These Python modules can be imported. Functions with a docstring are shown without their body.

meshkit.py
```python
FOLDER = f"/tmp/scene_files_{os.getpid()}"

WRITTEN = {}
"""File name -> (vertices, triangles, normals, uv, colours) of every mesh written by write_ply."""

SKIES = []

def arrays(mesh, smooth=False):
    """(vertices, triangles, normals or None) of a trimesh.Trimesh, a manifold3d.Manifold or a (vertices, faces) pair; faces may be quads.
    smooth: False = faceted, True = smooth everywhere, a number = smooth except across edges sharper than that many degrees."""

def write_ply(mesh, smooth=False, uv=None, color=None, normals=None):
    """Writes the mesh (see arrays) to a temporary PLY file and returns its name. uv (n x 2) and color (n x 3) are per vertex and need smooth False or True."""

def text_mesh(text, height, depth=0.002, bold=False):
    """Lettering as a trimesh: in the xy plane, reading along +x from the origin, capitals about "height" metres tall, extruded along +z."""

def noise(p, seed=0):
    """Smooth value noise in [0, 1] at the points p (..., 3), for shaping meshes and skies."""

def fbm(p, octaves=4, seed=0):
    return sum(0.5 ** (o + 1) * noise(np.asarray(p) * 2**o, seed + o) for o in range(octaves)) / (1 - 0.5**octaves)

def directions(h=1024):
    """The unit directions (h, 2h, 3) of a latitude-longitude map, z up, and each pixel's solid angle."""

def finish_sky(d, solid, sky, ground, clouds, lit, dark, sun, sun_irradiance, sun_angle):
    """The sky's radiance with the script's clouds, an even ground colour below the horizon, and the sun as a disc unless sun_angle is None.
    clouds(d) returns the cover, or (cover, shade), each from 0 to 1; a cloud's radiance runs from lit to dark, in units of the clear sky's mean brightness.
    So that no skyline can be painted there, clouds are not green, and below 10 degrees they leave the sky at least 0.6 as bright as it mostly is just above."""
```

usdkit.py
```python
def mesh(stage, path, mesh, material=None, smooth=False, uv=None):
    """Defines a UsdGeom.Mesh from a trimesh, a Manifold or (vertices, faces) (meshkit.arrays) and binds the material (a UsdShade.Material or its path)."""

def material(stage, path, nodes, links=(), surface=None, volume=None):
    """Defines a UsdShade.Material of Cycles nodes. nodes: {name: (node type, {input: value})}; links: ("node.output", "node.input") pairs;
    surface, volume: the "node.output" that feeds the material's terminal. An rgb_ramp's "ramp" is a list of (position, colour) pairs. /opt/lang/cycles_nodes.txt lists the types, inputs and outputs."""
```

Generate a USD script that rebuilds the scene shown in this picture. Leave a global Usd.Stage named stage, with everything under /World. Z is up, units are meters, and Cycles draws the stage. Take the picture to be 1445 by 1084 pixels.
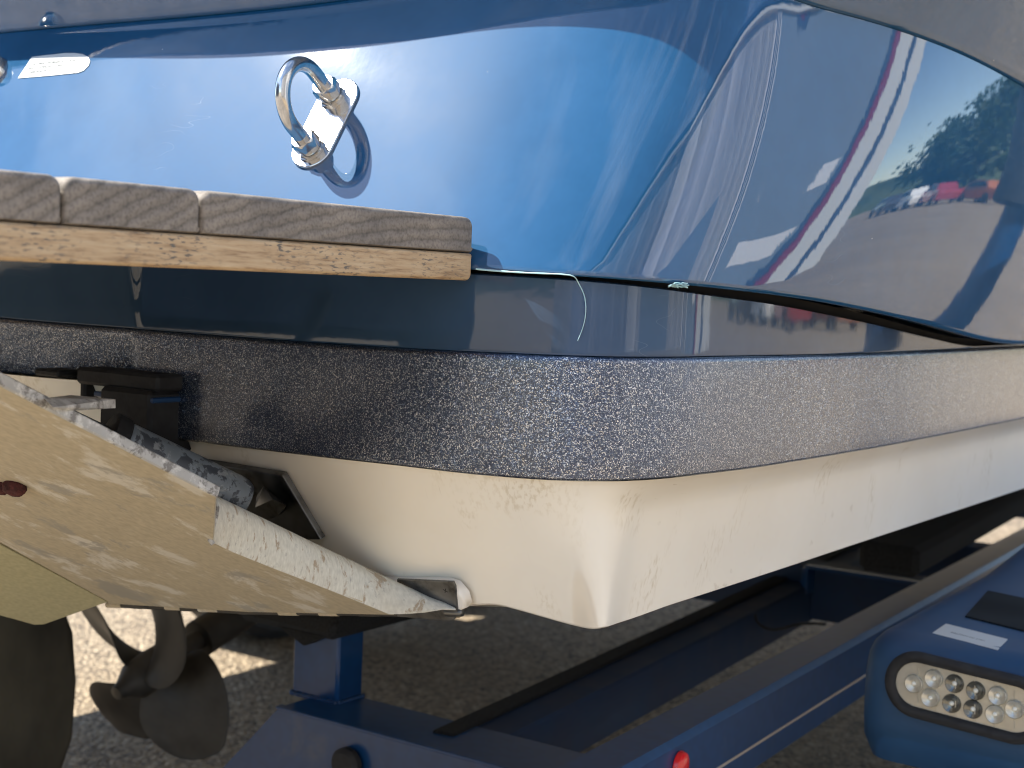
import math, random
import numpy as np, trimesh, shapely
from shapely.geometry import Polygon, Point, LineString, box as sbox
from shapely.ops import unary_union
from scipy.interpolate import splprep, splev
from scipy.ndimage import gaussian_filter1d
import usdkit, meshkit
from pxr import Usd, UsdGeom, UsdLux, UsdShade, Sdf, Gf

stage = Usd.Stage.CreateInMemory()
UsdGeom.SetStageUpAxis(stage, UsdGeom.Tokens.z)
UsdGeom.SetStageMetersPerUnit(stage, 1.0)
UsdGeom.Xform.Define(stage, '/World'); UsdGeom.Scope.Define(stage, '/World/Looks')

# ------------------------------------------------------------------ camera, sky, sun, exposure
EXPOSURE = 1.48
SKY, SUN, SUN_EL, SUN_AZ = 0.105, 1.1, math.radians(51.0), math.radians(237.0)     # azimuth from +y (the bow) clockwise
F, CX, CY = 2087.0, 722.5, 542.0
yaw, pitch, roll = np.radians(34.5), np.radians(-3.9), np.radians(2.43)
EYE = np.array([.62, -1.03, 1.0])
_f0, _r0, Z = np.array([-np.sin(yaw), np.cos(yaw), 0]), np.array([np.cos(yaw), np.sin(yaw), 0]), np.array([0, 0, 1.])
FW = _f0 * np.cos(pitch) + Z * np.sin(pitch); _u0 = np.cross(_r0, FW)
RT = np.cos(roll) * _r0 + np.sin(roll) * _u0; UP = np.cos(roll) * _u0 - np.sin(roll) * _r0
cam = UsdGeom.Camera.Define(stage, '/World/camera')
m4 = Gf.Matrix4d(*RT, 0, *UP, 0, *(-FW), 0, *EYE, 1)
UsdGeom.Xformable(cam).AddTransformOp().Set(m4)
cam.CreateFocalLengthAttr(6.86); cam.CreateHorizontalApertureAttr(6.86 * 1445 / F); cam.CreateVerticalApertureAttr(6.86 * 1084 / F)
cam.CreateFStopAttr(1.3); cam.CreateFocusDistanceAttr(1.22); cam.CreateExposureAttr(EXPOSURE); cam.CreateClippingRangeAttr(Gf.Vec2f(.02, 2000))

sund = np.array([math.sin(SUN_AZ) * math.cos(SUN_EL), math.cos(SUN_AZ) * math.cos(SUN_EL), math.sin(SUN_EL)])
sky = UsdLux.DomeLight.Define(stage, '/World/sky')
skym = usdkit.material(stage, '/World/Looks/sky_light', {
    's': ('sky_texture', {'sky_type': 'single_scattering', 'sun_disc': False, 'sun_elevation': SUN_EL, 'sun_rotation': SUN_AZ, 'altitude': 250., 'aerosol_density': .18}),
    'g': ('texture_coordinate', {}), 'mp': ('mapping', {'scale': (1.6, 1.6, 5.0)}),
    'n': ('noise_texture', {'scale': 1.7, 'detail': 7, 'roughness': .58, 'distortion': .35}),
    'r': ('rgb_ramp', {'ramp': [(0, (0, 0, 0)), (.52, (0, 0, 0)), (.72, (.28, .28, .28)), (1, (.5, .5, .5))]}),
    'mx': ('mix_color', {'b': (9.5, 9.8, 10.4), 'use_clamp': False}), 'b': ('background_shader', {'strength': SKY})},
    [('g.generated', 'mp.vector'), ('mp.vector', 'n.vector'), ('n.fac', 'r.fac'), ('r.color', 'mx.fac'), ('s.color', 'mx.a'), ('mx.result', 'b.color')], surface='b.background')
UsdShade.MaterialBindingAPI.Apply(sky.GetPrim()).Bind(skym)
sky.GetPrim().SetCustomDataByKey('kind', 'structure'); sky.GetPrim().SetCustomDataByKey('label', 'blue summer sky with thin scattered cloud'); sky.GetPrim().SetCustomDataByKey('category', 'sky')
sun = UsdLux.DistantLight.Define(stage, '/World/sun')
sun.CreateIntensityAttr(SUN); sun.CreateAngleAttr(.53); sun.CreateNormalizeAttr(True); sun.CreateColorAttr(Gf.Vec3f(1, .95, .86))
UsdGeom.Xformable(sun).AddRotateXYZOp().Set(Gf.Vec3f(90 - math.degrees(SUN_EL), 0, 180 - math.degrees(SUN_AZ)))

# ------------------------------------------------------------------ helpers
def ray(px, py): return FW + (px - CX) / F * RT - (py - CY) / F * UP
def on(px, py, n, c):
    d = ray(px, py); n = np.array(n, float); return EYE + d * ((c - n @ EYE) / (n @ d))
def at(px, py, depth): return EYE + depth * ray(px, py)
def proj(p):
    q = np.asarray(p, float) - EYE; w = q @ FW
    return CX + F * (q @ RT) / w, CY - F * (q @ UP) / w
used = {}
def numbered(parent, name):
    k = (parent, name); n = used.get(k, 0); used[k] = n + 1
    return f'{parent}/{name}' if n == 0 else f'{parent}/{name}_{n:03d}'
def tag(p, label=None, cat=None, group=None, kind=None):
    p = p.GetPrim() if hasattr(p, 'GetPrim') else p
    for k, v in (('label', label), ('category', cat), ('group', group), ('kind', kind)):
        if v: p.SetCustomDataByKey(k, v)
    return p
def pth(p): return '/World' if p is None else str(p.GetPath())
def thing(name, label, cat, group=None, loc=(0, 0, 0), rot=0, parent=None):
    x = UsdGeom.Xform.Define(stage, numbered(pth(parent), name))
    if any(loc) or rot:
        x.AddTranslateOp().Set(Gf.Vec3d(*map(float, loc))); x.AddRotateZOp().Set(float(rot))
    return tag(x, label, cat, group)
def obj(name, mesh, mat, parent=None, smooth=30, label=None, cat=None, kind=None, group=None):
    return tag(usdkit.mesh(stage, numbered(pth(parent), name), mesh, mat, smooth=smooth), label, cat, group, kind)
def copy_of(src, name, loc, rot, label, cat, group=None):
    x = UsdGeom.Xform.Define(stage, numbered('/World', name)); x.AddTranslateOp().Set(Gf.Vec3d(*map(float, loc))); x.AddRotateZOp().Set(float(rot))
    x.GetPrim().GetReferences().AddInternalReference(src.GetPath()); x.GetPrim().SetInstanceable(True)
    return tag(x, label, cat, group)
cat_ = trimesh.util.concatenate
def frame(o, x, y=None, z=None):
    x = np.array(x, float); x /= np.linalg.norm(x)
    z = np.array(z if z is not None else np.cross(x, y), float); z -= x * (z @ x); z /= np.linalg.norm(z)
    M = np.eye(4); M[:3, 0] = x; M[:3, 1] = np.cross(z, x); M[:3, 2] = z; M[:3, 3] = o; return M
def cbox(lx, ly, lz, b=.002, M=None):
    P = []
    for sx in (-1, 1):
        for sy in (-1, 1):
            for sz in (-1, 1):
                hx, hy, hz = lx / 2, ly / 2, lz / 2
                P += [(sx * (hx - b), sy * (hy - b), sz * hz), (sx * hx, sy * (hy - b), sz * (hz - b)), (sx * (hx - b), sy * hy, sz * (hz - b))]
    m = trimesh.convex.convex_hull(np.array(P))
    if M is not None: m.apply_transform(M)
    return m
def bxx(x0, x1, y0, y1, z0, z1, b=.002):
    m = cbox(x1 - x0, y1 - y0, z1 - z0, b); m.apply_translation(((x0 + x1) / 2, (y0 + y1) / 2, (z0 + z1) / 2)); return m
def prism(poly, depth, M=None, b=0.0):
    """2D polygon (shapely or points) in the xy plane of M, extruded from z=0 to z=depth, top edge bevelled by b."""
    poly = poly if hasattr(poly, 'exterior') else Polygon(poly)
    poly = shapely.geometry.polygon.orient(poly)
    if b > 0:
        ext = np.array(poly.exterior.coords)[:-1]
        e = np.roll(ext, -1, 0) - ext; e /= np.linalg.norm(e, axis=1)[:, None] + 1e-12
        nrm = np.stack([-e[:, 1], e[:, 0]], 1); nn = nrm + np.roll(nrm, 1, 0)
        nn /= np.maximum(1 + (nrm * np.roll(nrm, 1, 0)).sum(1), .3)[:, None]
        k = len(ext); rings = []
        for ang in (0, 35, 65, 90):
            a = np.radians(ang); rings.append((ext + nn * b * (1 - np.cos(a)), depth - b + b * np.sin(a)))
        rings = [(ext, 0.0)] + rings
        V = np.vstack([np.column_stack([r, np.full(k, zz)]) for r, zz in rings]); Fc = []
        for j in range(len(rings) - 1):
            for i in range(k):
                a, c = j * k + i, j * k + (i + 1) % k
                Fc += [(a, c, c + k), (a, c + k, a + k)]
        tv, tf = trimesh.creation.triangulate_polygon(Polygon(rings[-1][0]), engine='earcut')
        n0 = len(V); V = np.vstack([V, np.column_stack([tv, np.full(len(tv), depth)])]); tf = np.array(tf)
        a2 = np.cross(tv[tf[:, 1]] - tv[tf[:, 0]], tv[tf[:, 2]] - tv[tf[:, 0]]); tf[a2 < 0] = tf[a2 < 0][:, ::-1]
        Fc += [tuple(t + n0) for t in tf]
        bv, bf = trimesh.creation.triangulate_polygon(poly, engine='earcut'); bf = np.array(bf)
        a2 = np.cross(bv[bf[:, 1]] - bv[bf[:, 0]], bv[bf[:, 2]] - bv[bf[:, 0]]); bf[a2 > 0] = bf[a2 > 0][:, ::-1]
        n1 = len(V); V = np.vstack([V, np.column_stack([bv, np.zeros(len(bv))])]); Fc += [tuple(t + n1) for t in bf]
        m = trimesh.Trimesh(V, np.array(Fc), process=True)
    else:
        m = trimesh.creation.extrude_polygon(poly, depth, engine='earcut')
    if M is not None: m.apply_transform(M)
    return m
def tube(path, r, sides=16, cap=True):
    p = np.asarray(path, float); n = len(p); r = np.broadcast_to(r, (n,)).astype(float)
    t = np.gradient(p, axis=0); t /= np.linalg.norm(t, axis=1)[:, None]
    a = np.cross(t[0], [0, 0, 1.]) if abs(t[0][2]) < .9 else np.cross(t[0], [1., 0, 0]); a /= np.linalg.norm(a)
    A = []
    for i in range(n):
        a = a - t[i] * (a @ t[i]); a /= np.linalg.norm(a); A.append(a)
    A = np.array(A); Bn = np.cross(t, A); g = np.arange(sides) * 2 * np.pi / sides
    V = (p[:, None] + r[:, None, None] * (np.cos(g)[None, :, None] * A[:, None] + np.sin(g)[None, :, None] * Bn[:, None])).reshape(-1, 3)
    Fc = []
    for i in range(n - 1):
        for j in range(sides):
            q = [i * sides + j, i * sides + (j + 1) % sides, (i + 1) * sides + (j + 1) % sides, (i + 1) * sides + j]
            Fc += [q[:3], [q[0], q[2], q[3]]]
    if cap:
        V = np.vstack([V, p[0], p[-1]]); k = n * sides
        for j in range(sides):
            Fc += [[k, (j + 1) % sides, j], [k + 1, (n - 1) * sides + j, (n - 1) * sides + (j + 1) % sides]]
    return trimesh.Trimesh(V, Fc, process=False)
def grid(rows, flip=False):
    """rows: list of (n,3) arrays -> a sheet"""
    n = len(rows[0]); V = np.vstack(rows); Fc = []
    i, j = np.meshgrid(np.arange(len(rows) - 1), np.arange(n - 1), indexing='ij')
    q = np.stack([i * n + j, i * n + j + 1, (i + 1) * n + j + 1, (i + 1) * n + j], -1).reshape(-1, 4)
    f = np.vstack([q[:, [0, 1, 2]], q[:, [0, 2, 3]]])
    return trimesh.Trimesh(V, f[:, ::-1] if flip else f, process=False)
def lathe(prof, M=None, n=32):
    m = trimesh.creation.revolve(np.array(prof, float), sections=n)
    if M is not None: m.apply_transform(M)
    return m
def stadium(hl, r, n=16):
    return LineString([(-hl, 0), (hl, 0)]).buffer(r, quad_segs=n)
def hexnut(af, h, M):
    r = af / math.sqrt(3); P = []
    for k in range(6):
        a = k * math.pi / 3
        for zz in (h * .16, h * .84): P.append((r * math.cos(a), r * math.sin(a), zz))
    for k in range(24):
        a = k * math.pi / 12
        for zz in (0, h): P.append((af * .47 * math.cos(a), af * .47 * math.sin(a), zz))
    m = trimesh.convex.convex_hull(np.array(P)); m.apply_transform(M); return m

# ------------------------------------------------------------------ materials
def mat(name, nodes, links, surface='p.BSDF'): return usdkit.material(stage, f'/World/Looks/{name}', nodes, links, surface=surface)
def plain(name, col, rough=.5, metal=0., **kw):
    return mat(name, {'p': ('principled_bsdf', {'base_color': col, 'roughness': rough, 'metallic': metal, **kw})}, [])
def mottled(name, c1, c2, scale=20., rough=.5, metal=0., lo=.35, hi=.65, bump=.0, bscale=None, stretch=(1, 1, 1), detail=6, r2=None, bdist=.002, **kw):
    n = {'c': ('texture_coordinate', {}), 'm': ('mapping', {'scale': stretch}), 'n': ('noise_texture', {'scale': scale, 'detail': detail, 'roughness': .6}),
         'r': ('rgb_ramp', {'ramp': [(lo, c1), (hi, c2)]}), 'p': ('principled_bsdf', {'roughness': rough, 'metallic': metal, **kw})}
    l = [('c.object', 'm.vector'), ('m.vector', 'n.vector'), ('n.fac', 'r.fac'), ('r.color', 'p.base_color')]
    if r2 is not None:
        n['rr'] = ('map_range', {'from_min': lo, 'from_max': hi, 'to_min': rough, 'to_max': r2, 'clamp': True}); l += [('n.fac', 'rr.value'), ('rr.result', 'p.roughness')]
    if bump:
        n['bn'] = ('noise_texture', {'scale': bscale or scale * 4, 'detail': 5}); n['b'] = ('bump', {'strength': bump, 'distance': bdist})
        l += [('m.vector', 'bn.vector'), ('bn.fac', 'b.height'), ('b.normal', 'p.normal')]
    return mat(name, n, l)
M = {}
# navy gelcoat: clear coat over a slightly dusty dark blue, faint waviness and dust
def gelcoat(name, base, wav=.0003, crough=.018):
    return mat(name, {
        'c': ('texture_coordinate', {}), 'n': ('noise_texture', {'scale': 7, 'detail': 2}), 'n2': ('noise_texture', {'scale': 30, 'detail': 3}),
        'st': ('mapping', {'scale': (14, 14, 1.6)}), 'n4': ('noise_texture', {'scale': 4, 'detail': 3}),
        'a': ('math', {'math_type': 'multiply_add', 'value2': .25}), 'a2': ('math', {'math_type': 'multiply_add', 'value2': .12}),
        'b': ('bump', {'strength': .5, 'distance': wav}),
        'd': ('noise_texture', {'scale': 6, 'detail': 8, 'roughness': .65}), 'dr': ('rgb_ramp', {'ramp': [(.42, base), (.75, tuple(x * 1.25 + .006 for x in base))]}),
        'v': ('voronoi_texture', {'scale': 45}), 'vs': ('rgb_ramp', {'ramp': [(0, (1, 1, 1)), (.022, (1, 1, 1)), (.03, (0, 0, 0)), (1, (0, 0, 0))]}),
        'wn': ('white_noise_texture', {}), 'wr': ('math', {'math_type': 'greater_than', 'value2': .90}), 'wm': ('math', {'math_type': 'multiply'}),
        'mx': ('mix_color', {'b': (.45, .5, .55)}),
        'rr': ('map_range', {'from_min': .3, 'from_max': .75, 'to_min': .32, 'to_max': .42, 'clamp': True}),
        'sm': ('mapping', {'scale': (5., 5., 22.), 'rotation': (.4, .5, .9)}), 'sv': ('noise_texture', {'scale': 3., 'detail': 1}), 'sd': ('math', {'math_type': 'subtract', 'value2': .5}), 'sb': ('math', {'math_type': 'absolute'}), 'sr': ('rgb_ramp', {'ramp': [(0, (.16, .16, .16)), (.002, (.10, .10, .10)), (.004, (0, 0, 0)), (1, (0, 0, 0))]}),
        'sn': ('noise_texture', {'scale': 9, 'detail': 3}), 'sn2': ('rgb_ramp', {'ramp': [(.63, (0, 0, 0)), (.69, (1, 1, 1))]}), 'smu': ('mix_color', {'blend_type': 'multiply', 'fac': 1.}), 'mx2': ('mix_color', {'b': (.42, .5, .6)}),
        'p': ('principled_bsdf', {'roughness': .36, 'specular_ior_level': .018, 'coat_weight': 1., 'coat_roughness': crough, 'coat_ior': 2.0 if crough < .03 else 1.6})},
        [('c.object', 'n.vector'), ('c.object', 'n2.vector'), ('c.object', 'd.vector'), ('c.object', 'v.vector'), ('c.object', 'st.vector'), ('st.vector', 'n4.vector'),
         ('n2.fac', 'a.value1'), ('n.fac', 'a.value3'), ('n4.fac', 'a2.value1'), ('a.value', 'a2.value3'), ('a2.value', 'b.height'), ('b.normal', 'p.coat_normal'), ('d.fac', 'dr.fac'), ('dr.color', 'mx.a'),
         ('v.distance', 'vs.fac'), ('v.position', 'wn.vector'), ('wn.value', 'wr.value1'), ('wr.value', 'wm.value1'), ('vs.color', 'wm.value2'), ('wm.value', 'mx.fac'), ('c.object', 'sm.vector'), ('sm.vector', 'sv.vector'), ('sv.fac', 'sd.value1'), ('sd.value', 'sb.value1'), ('sb.value', 'sr.fac'), ('c.object', 'sn.vector'), ('sn.fac', 'sn2.fac'), ('sr.color', 'smu.a'), ('sn2.color', 'smu.b'), ('smu.result', 'mx2.fac'), ('mx.result', 'mx2.a'), ('mx2.result', 'p.base_color'),
         ('d.fac', 'rr.value'), ('rr.result', 'p.roughness')])
M['gel'] = gelcoat('navy_gelcoat', (.006, .062, .150))
M['gel2'] = gelcoat('navy_gelcoat_strip', (.026, .058, .112), .0005, .035)
M['flake'] = mat('metal_flake', {
    'c': ('texture_coordinate', {}), 'v': ('voronoi_texture', {'scale': 1900.}), 'v2': ('voronoi_texture', {'scale': 1500.}),
    's': ('vector_math', {'math_type': 'subtract', 'vector2': (.5, .5, .5)}), 'k': ('vector_math', {'math_type': 'scale', 'scale': .7}), 'g': ('geometry', {}),
    'ad': ('vector_math', {'math_type': 'add'}), 'nm': ('vector_math', {'math_type': 'normalize'}),
    'sc': ('separate_color', {}), 'fr': ('rgb_ramp', {'ramp': [(.0, (0, 0, 0)), (.42, (0, 0, 0)), (.52, (1, 1, 1)), (1, (1, 1, 1))]}),
    'cr': ('rgb_ramp', {'ramp': [(0, (.03, .045, .09)), (.6, (.18, .24, .34)), (1, (1., 1., 1.))]}),
    'f': ('principled_bsdf', {'metallic': 1., 'roughness': .25}),
    'd': ('principled_bsdf', {'base_color': (.006, .016, .045), 'roughness': .35, 'specular_ior_level': .5}),
    'm': ('mix_closure', {}), 'co': ('glossy_bsdf', {'roughness': .2, 'color': (1, 1, 1)}), 'fn': ('fresnel', {'IOR': 1.5}), 'm2': ('mix_closure', {})},
    [('c.object', 'v.vector'), ('v.color', 's.vector1'), ('s.vector', 'k.vector1'), ('k.vector', 'ad.vector1'), ('g.normal', 'ad.vector2'), ('ad.vector', 'nm.vector1'), ('nm.vector', 'f.normal'),
     ('c.object', 'v2.vector'), ('v2.color', 'sc.color'), ('sc.r', 'fr.fac'), ('sc.g', 'cr.fac'), ('cr.color', 'f.base_color'), ('fr.color', 'm.fac'), ('d.BSDF', 'm.closure1'), ('f.BSDF', 'm.closure2'),
     ('fn.fac', 'm2.fac'), ('m.closure', 'm2.closure1'), ('co.BSDF', 'm2.closure2')], surface='m2.closure')
M['white'] = mat('white_gelcoat', {
    'c': ('texture_coordinate', {}), 'n': ('noise_texture', {'scale': 5, 'detail': 8, 'roughness': .65}), 'r': ('rgb_ramp', {'ramp': [(.3, (.80, .75, .65)), (.7, (.85, .81, .72))]}),
    'm': ('mapping', {'scale': (16, 16, 7)}), 'n2': ('noise_texture', {'scale': 1.0, 'detail': 2}), 'r2': ('rgb_ramp', {'ramp': [(.56, (0, 0, 0)), (.68, (1, 1, 1))]}),
    'm3': ('mapping', {'scale': (260, 260, 90), 'rotation': (.5, .3, 0)}), 'n3': ('noise_texture', {'scale': 1.0, 'detail': 4}), 'r3': ('rgb_ramp', {'ramp': [(.48, (0, 0, 0)), (.68, (.55, .55, .55))]}),
    'mu': ('mix_color', {'blend_type': 'multiply', 'fac': 1.}), 'mx': ('mix_color', {'b': (.50, .41, .25)}), 'm4': ('mapping', {'scale': (500, 60, 22), 'rotation': (.55, 0, 0)}), 'n5': ('noise_texture', {'scale': 1., 'detail': 3}), 'r5': ('rgb_ramp', {'ramp': [(.66, (0, 0, 0)), (.74, (.32, .32, .32))]}), 'n6': ('noise_texture', {'scale': 7., 'detail': 2}), 'r6': ('rgb_ramp', {'ramp': [(.54, (0, 0, 0)), (.64, (1, 1, 1))]}), 'mu6': ('mix_color', {'blend_type': 'multiply', 'fac': 1.}), 'mx6': ('mix_color', {'b': (.46, .39, .28)}),
    'p': ('principled_bsdf', {'roughness': .33, 'coat_weight': .35, 'coat_roughness': .15})},
    [('c.object', 'n.vector'), ('n.fac', 'r.fac'), ('c.object', 'm.vector'), ('m.vector', 'n2.vector'), ('n2.fac', 'r2.fac'), ('c.object', 'm3.vector'), ('m3.vector', 'n3.vector'), ('n3.fac', 'r3.fac'),
     ('r2.color', 'mu.a'), ('r3.color', 'mu.b'), ('r.color', 'mx.a'), ('mu.result', 'mx.fac'), ('c.object', 'm4.vector'), ('m4.vector', 'n5.vector'), ('n5.fac', 'r5.fac'), ('c.object', 'n6.vector'), ('n6.fac', 'r6.fac'), ('r5.color', 'mu6.a'), ('r6.color', 'mu6.b'), ('mu6.result', 'mx6.fac'), ('mx.result', 'mx6.a'), ('mx6.result', 'p.base_color')])
M['cleanwhite'] = plain('white_plastic', (.8, .78, .74), .35)
M['steel'] = mottled('polished_steel', (.62, .60, .57), (.72, .70, .67), 60, .09, 1., r2=.2)
M['dsteel'] = mottled('dull_steel', (.11, .115, .12), (.20, .21, .22), 40, .3, 1., r2=.5)
M['decal'] = plain('decal_white', (.55, .57, .57), .55)
M['print'] = plain('print_grey', (.07, .08, .09), .7)
def endgrain(name, seed):
    rnd = random.Random(seed); ox, oz = rnd.uniform(-.06, .06), rnd.uniform(-.10, -.045)
    return mat(name, {
        'c': ('texture_coordinate', {}), 'mp': ('mapping', {'location': (0, ox, oz), 'scale': (.02, 1, 1)}),
        'w': ('wave_texture', {'wave_type': 'rings', 'rings_direction': 'x', 'scale': 34, 'distortion': 3.0, 'detail': 4, 'detail_scale': 1.6, 'detail_roughness': .55}),
        'n': ('noise_texture', {'scale': 25, 'detail': 8, 'roughness': .7}), 'n2': ('noise_texture', {'scale': 420, 'detail': 3}),
        'r': ('rgb_ramp', {'ramp': [(0, (.18, .165, .145)), (.2, (.235, .215, .19)), (1, (.268, .246, .218))]}),
        'r2': ('rgb_ramp', {'ramp': [(.3, (.62, .60, .60)), (.7, (1.12, 1.06, 1.0))]}), 'r3': ('rgb_ramp', {'ramp': [(.3, (.55, .55, .55)), (.55, (1, 1, 1))]}),
        'mu': ('mix_color', {'blend_type': 'multiply', 'fac': 1., 'use_clamp': False}), 'mu2': ('mix_color', {'blend_type': 'multiply', 'fac': .8, 'use_clamp': False}),
        'b': ('bump', {'strength': .6, 'distance': .0005}), 'p': ('principled_bsdf', {'roughness': .8})},
        [('c.object', 'mp.vector'), ('mp.vector', 'w.vector'), ('c.object', 'n.vector'), ('c.object', 'n2.vector'), ('w.fac', 'r.fac'), ('n.fac', 'r2.fac'), ('n2.fac', 'r3.fac'), ('r.color', 'mu.a'), ('r2.color', 'mu.b'),
         ('mu.result', 'mu2.a'), ('r3.color', 'mu2.b'), ('mu2.result', 'p.base_color'), ('w.fac', 'b.height'), ('b.normal', 'p.normal')])
M['rail'] = mat('teak_rail', {
    'c': ('texture_coordinate', {}), 'm': ('mapping', {'scale': (60, 7, 90)}), 'n': ('noise_texture', {'scale': 4, 'detail': 7, 'roughness': .65}),
    'm2': ('mapping', {'scale': (300, 130, 560)}), 'n2': ('noise_texture', {'scale': 1.1, 'detail': 2}), 'n3': ('noise_texture', {'scale': 11, 'detail': 3}),
    'r': ('rgb_ramp', {'ramp': [(.3, (.22, .135, .07)), (.46, (.46, .325, .19)), (.72, (.56, .435, .28))]}), 'r2': ('rgb_ramp', {'ramp': [(.56, (0, 0, 0)), (.63, (1, 1, 1))]}),
    'r3': ('rgb_ramp', {'ramp': [(.42, (0, 0, 0)), (.6, (1, 1, 1))]}), 'mu': ('mix_color', {'blend_type': 'multiply', 'fac': 1.}),
    'mx': ('mix_color', {'b': (.13, .115, .10)}), 'b': ('bump', {'strength': .5, 'distance': .001}), 'p': ('principled_bsdf', {'roughness': .7})},
    [('c.object', 'm.vector'), ('m.vector', 'n.vector'), ('n.fac', 'r.fac'), ('c.object', 'm2.vector'), ('m2.vector', 'n2.vector'), ('n2.fac', 'r2.fac'), ('c.object', 'n3.vector'), ('n3.fac', 'r3.fac'),
     ('r2.color', 'mu.a'), ('r3.color', 'mu.b'), ('mu.result', 'mx.fac'), ('r.color', 'mx.a'), ('mx.result', 'p.base_color'), ('n.fac', 'b.height'), ('b.normal', 'p.normal')])
def worn(name, base, light, dark, rough=.5, axis=(1, 1, 1), t1=(.56, .62), t2=(.63, .69), s1=9, s2=7):
    """old paint with paler scuffed and grey worn-through patches"""
    return mat(name, {
        'c': ('texture_coordinate', {}), 'm': ('mapping', {'scale': axis}), 'n': ('noise_texture', {'scale': s1, 'detail': 10, 'roughness': .68, 'distortion': .3}),
        'n2': ('noise_texture', {'scale': s2, 'detail': 10, 'roughness': .7, 'distortion': .4}), 'o': ('mapping', {'location': (3.1, 7.7, 1.3)}),
        'f': ('noise_texture', {'scale': 60, 'detail': 6}), 'fr': ('rgb_ramp', {'ramp': [(.3, tuple(x * .86 for x in base)), (.7, tuple(x * 1.1 for x in base))]}),
        'r': ('rgb_ramp', {'ramp': [(t1[0], (0, 0, 0)), (t1[1], (.85, .85, .85))]}), 'r2': ('rgb_ramp', {'ramp': [(t2[0], (0, 0, 0)), (t2[1], (.8, .8, .8))]}),
        'x1': ('mix_color', {'b': light}), 'x2': ('mix_color', {'b': dark}), 'b': ('bump', {'strength': .35, 'distance': .0008}), 'p': ('principled_bsdf', {'roughness': rough})},
        [('c.object', 'm.vector'), ('m.vector', 'n.vector'), ('m.vector', 'o.vector'), ('o.vector', 'n2.vector'), ('m.vector', 'f.vector'), ('f.fac', 'fr.fac'), ('fr.color', 'x1.a'), ('n.fac', 'r.fac'), ('r.color', 'x1.fac'),
         ('n2.fac', 'r2.fac'), ('r2.color', 'x2.fac'), ('x1.result', 'x2.a'), ('x2.result', 'p.base_color'), ('n.fac', 'b.height'), ('b.normal', 'p.normal')])
M['tan'] = worn('tan_paint', (.435, .38, .275), (.59, .565, .50), (.30, .285, .25), .5, (4, 2.2, 2.2), (.535, .60), (.57, .62), 5.5, 4.4)
M['olive'] = worn('olive_paint', (.42, .39, .24), (.48, .44, .29), (.22, .2, .13), .5, (5, 3, 3), (.6, .7), (.7, .76), 3, 3)
M['galv'] = worn('scuffed_white_metal', (.58, .58, .53), (.32, .25, .17), (.30, .31, .30), .45, (3, 10, 3), (.55, .60), (.58, .66), 12, 26)
M['galvedge'] = worn('bare_edge_metal', (.42, .42, .41), (.14, .13, .12), (.62, .62, .60), .4, (1, 1, 1), (.5, .56), (.52, .6), 60, 90)
M['tubegrey'] = worn('grey_cylinder', (.22, .26, .30), (.03, .035, .05), (.36, .39, .41), .4, (1, 1, 1), (.50, .54), (.56, .62), 60, 80)
M['tubedark'] = worn('dark_rod', (.015, .018, .024), (.15, .18, .2), (.01, .01, .012), .45, (1, 1, 1), (.6, .64), (.7, .76), 150, 60)
M['black'] = mottled('black_rubber', (.010, .010, .012), (.022, .023, .025), 60, .75, bump=.3)
M['carpet'] = mottled('black_carpet', (.006, .006, .007), (.03, .032, .035), 400, .95, bump=1., bdist=.004)
M['navy'] = worn('trailer_paint', (.006, .044, .135), (.055, .075, .12), (.09, .05, .03), .3, (1, 1, 1), (.58, .74), (.69, .73), 9, 14)
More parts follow.
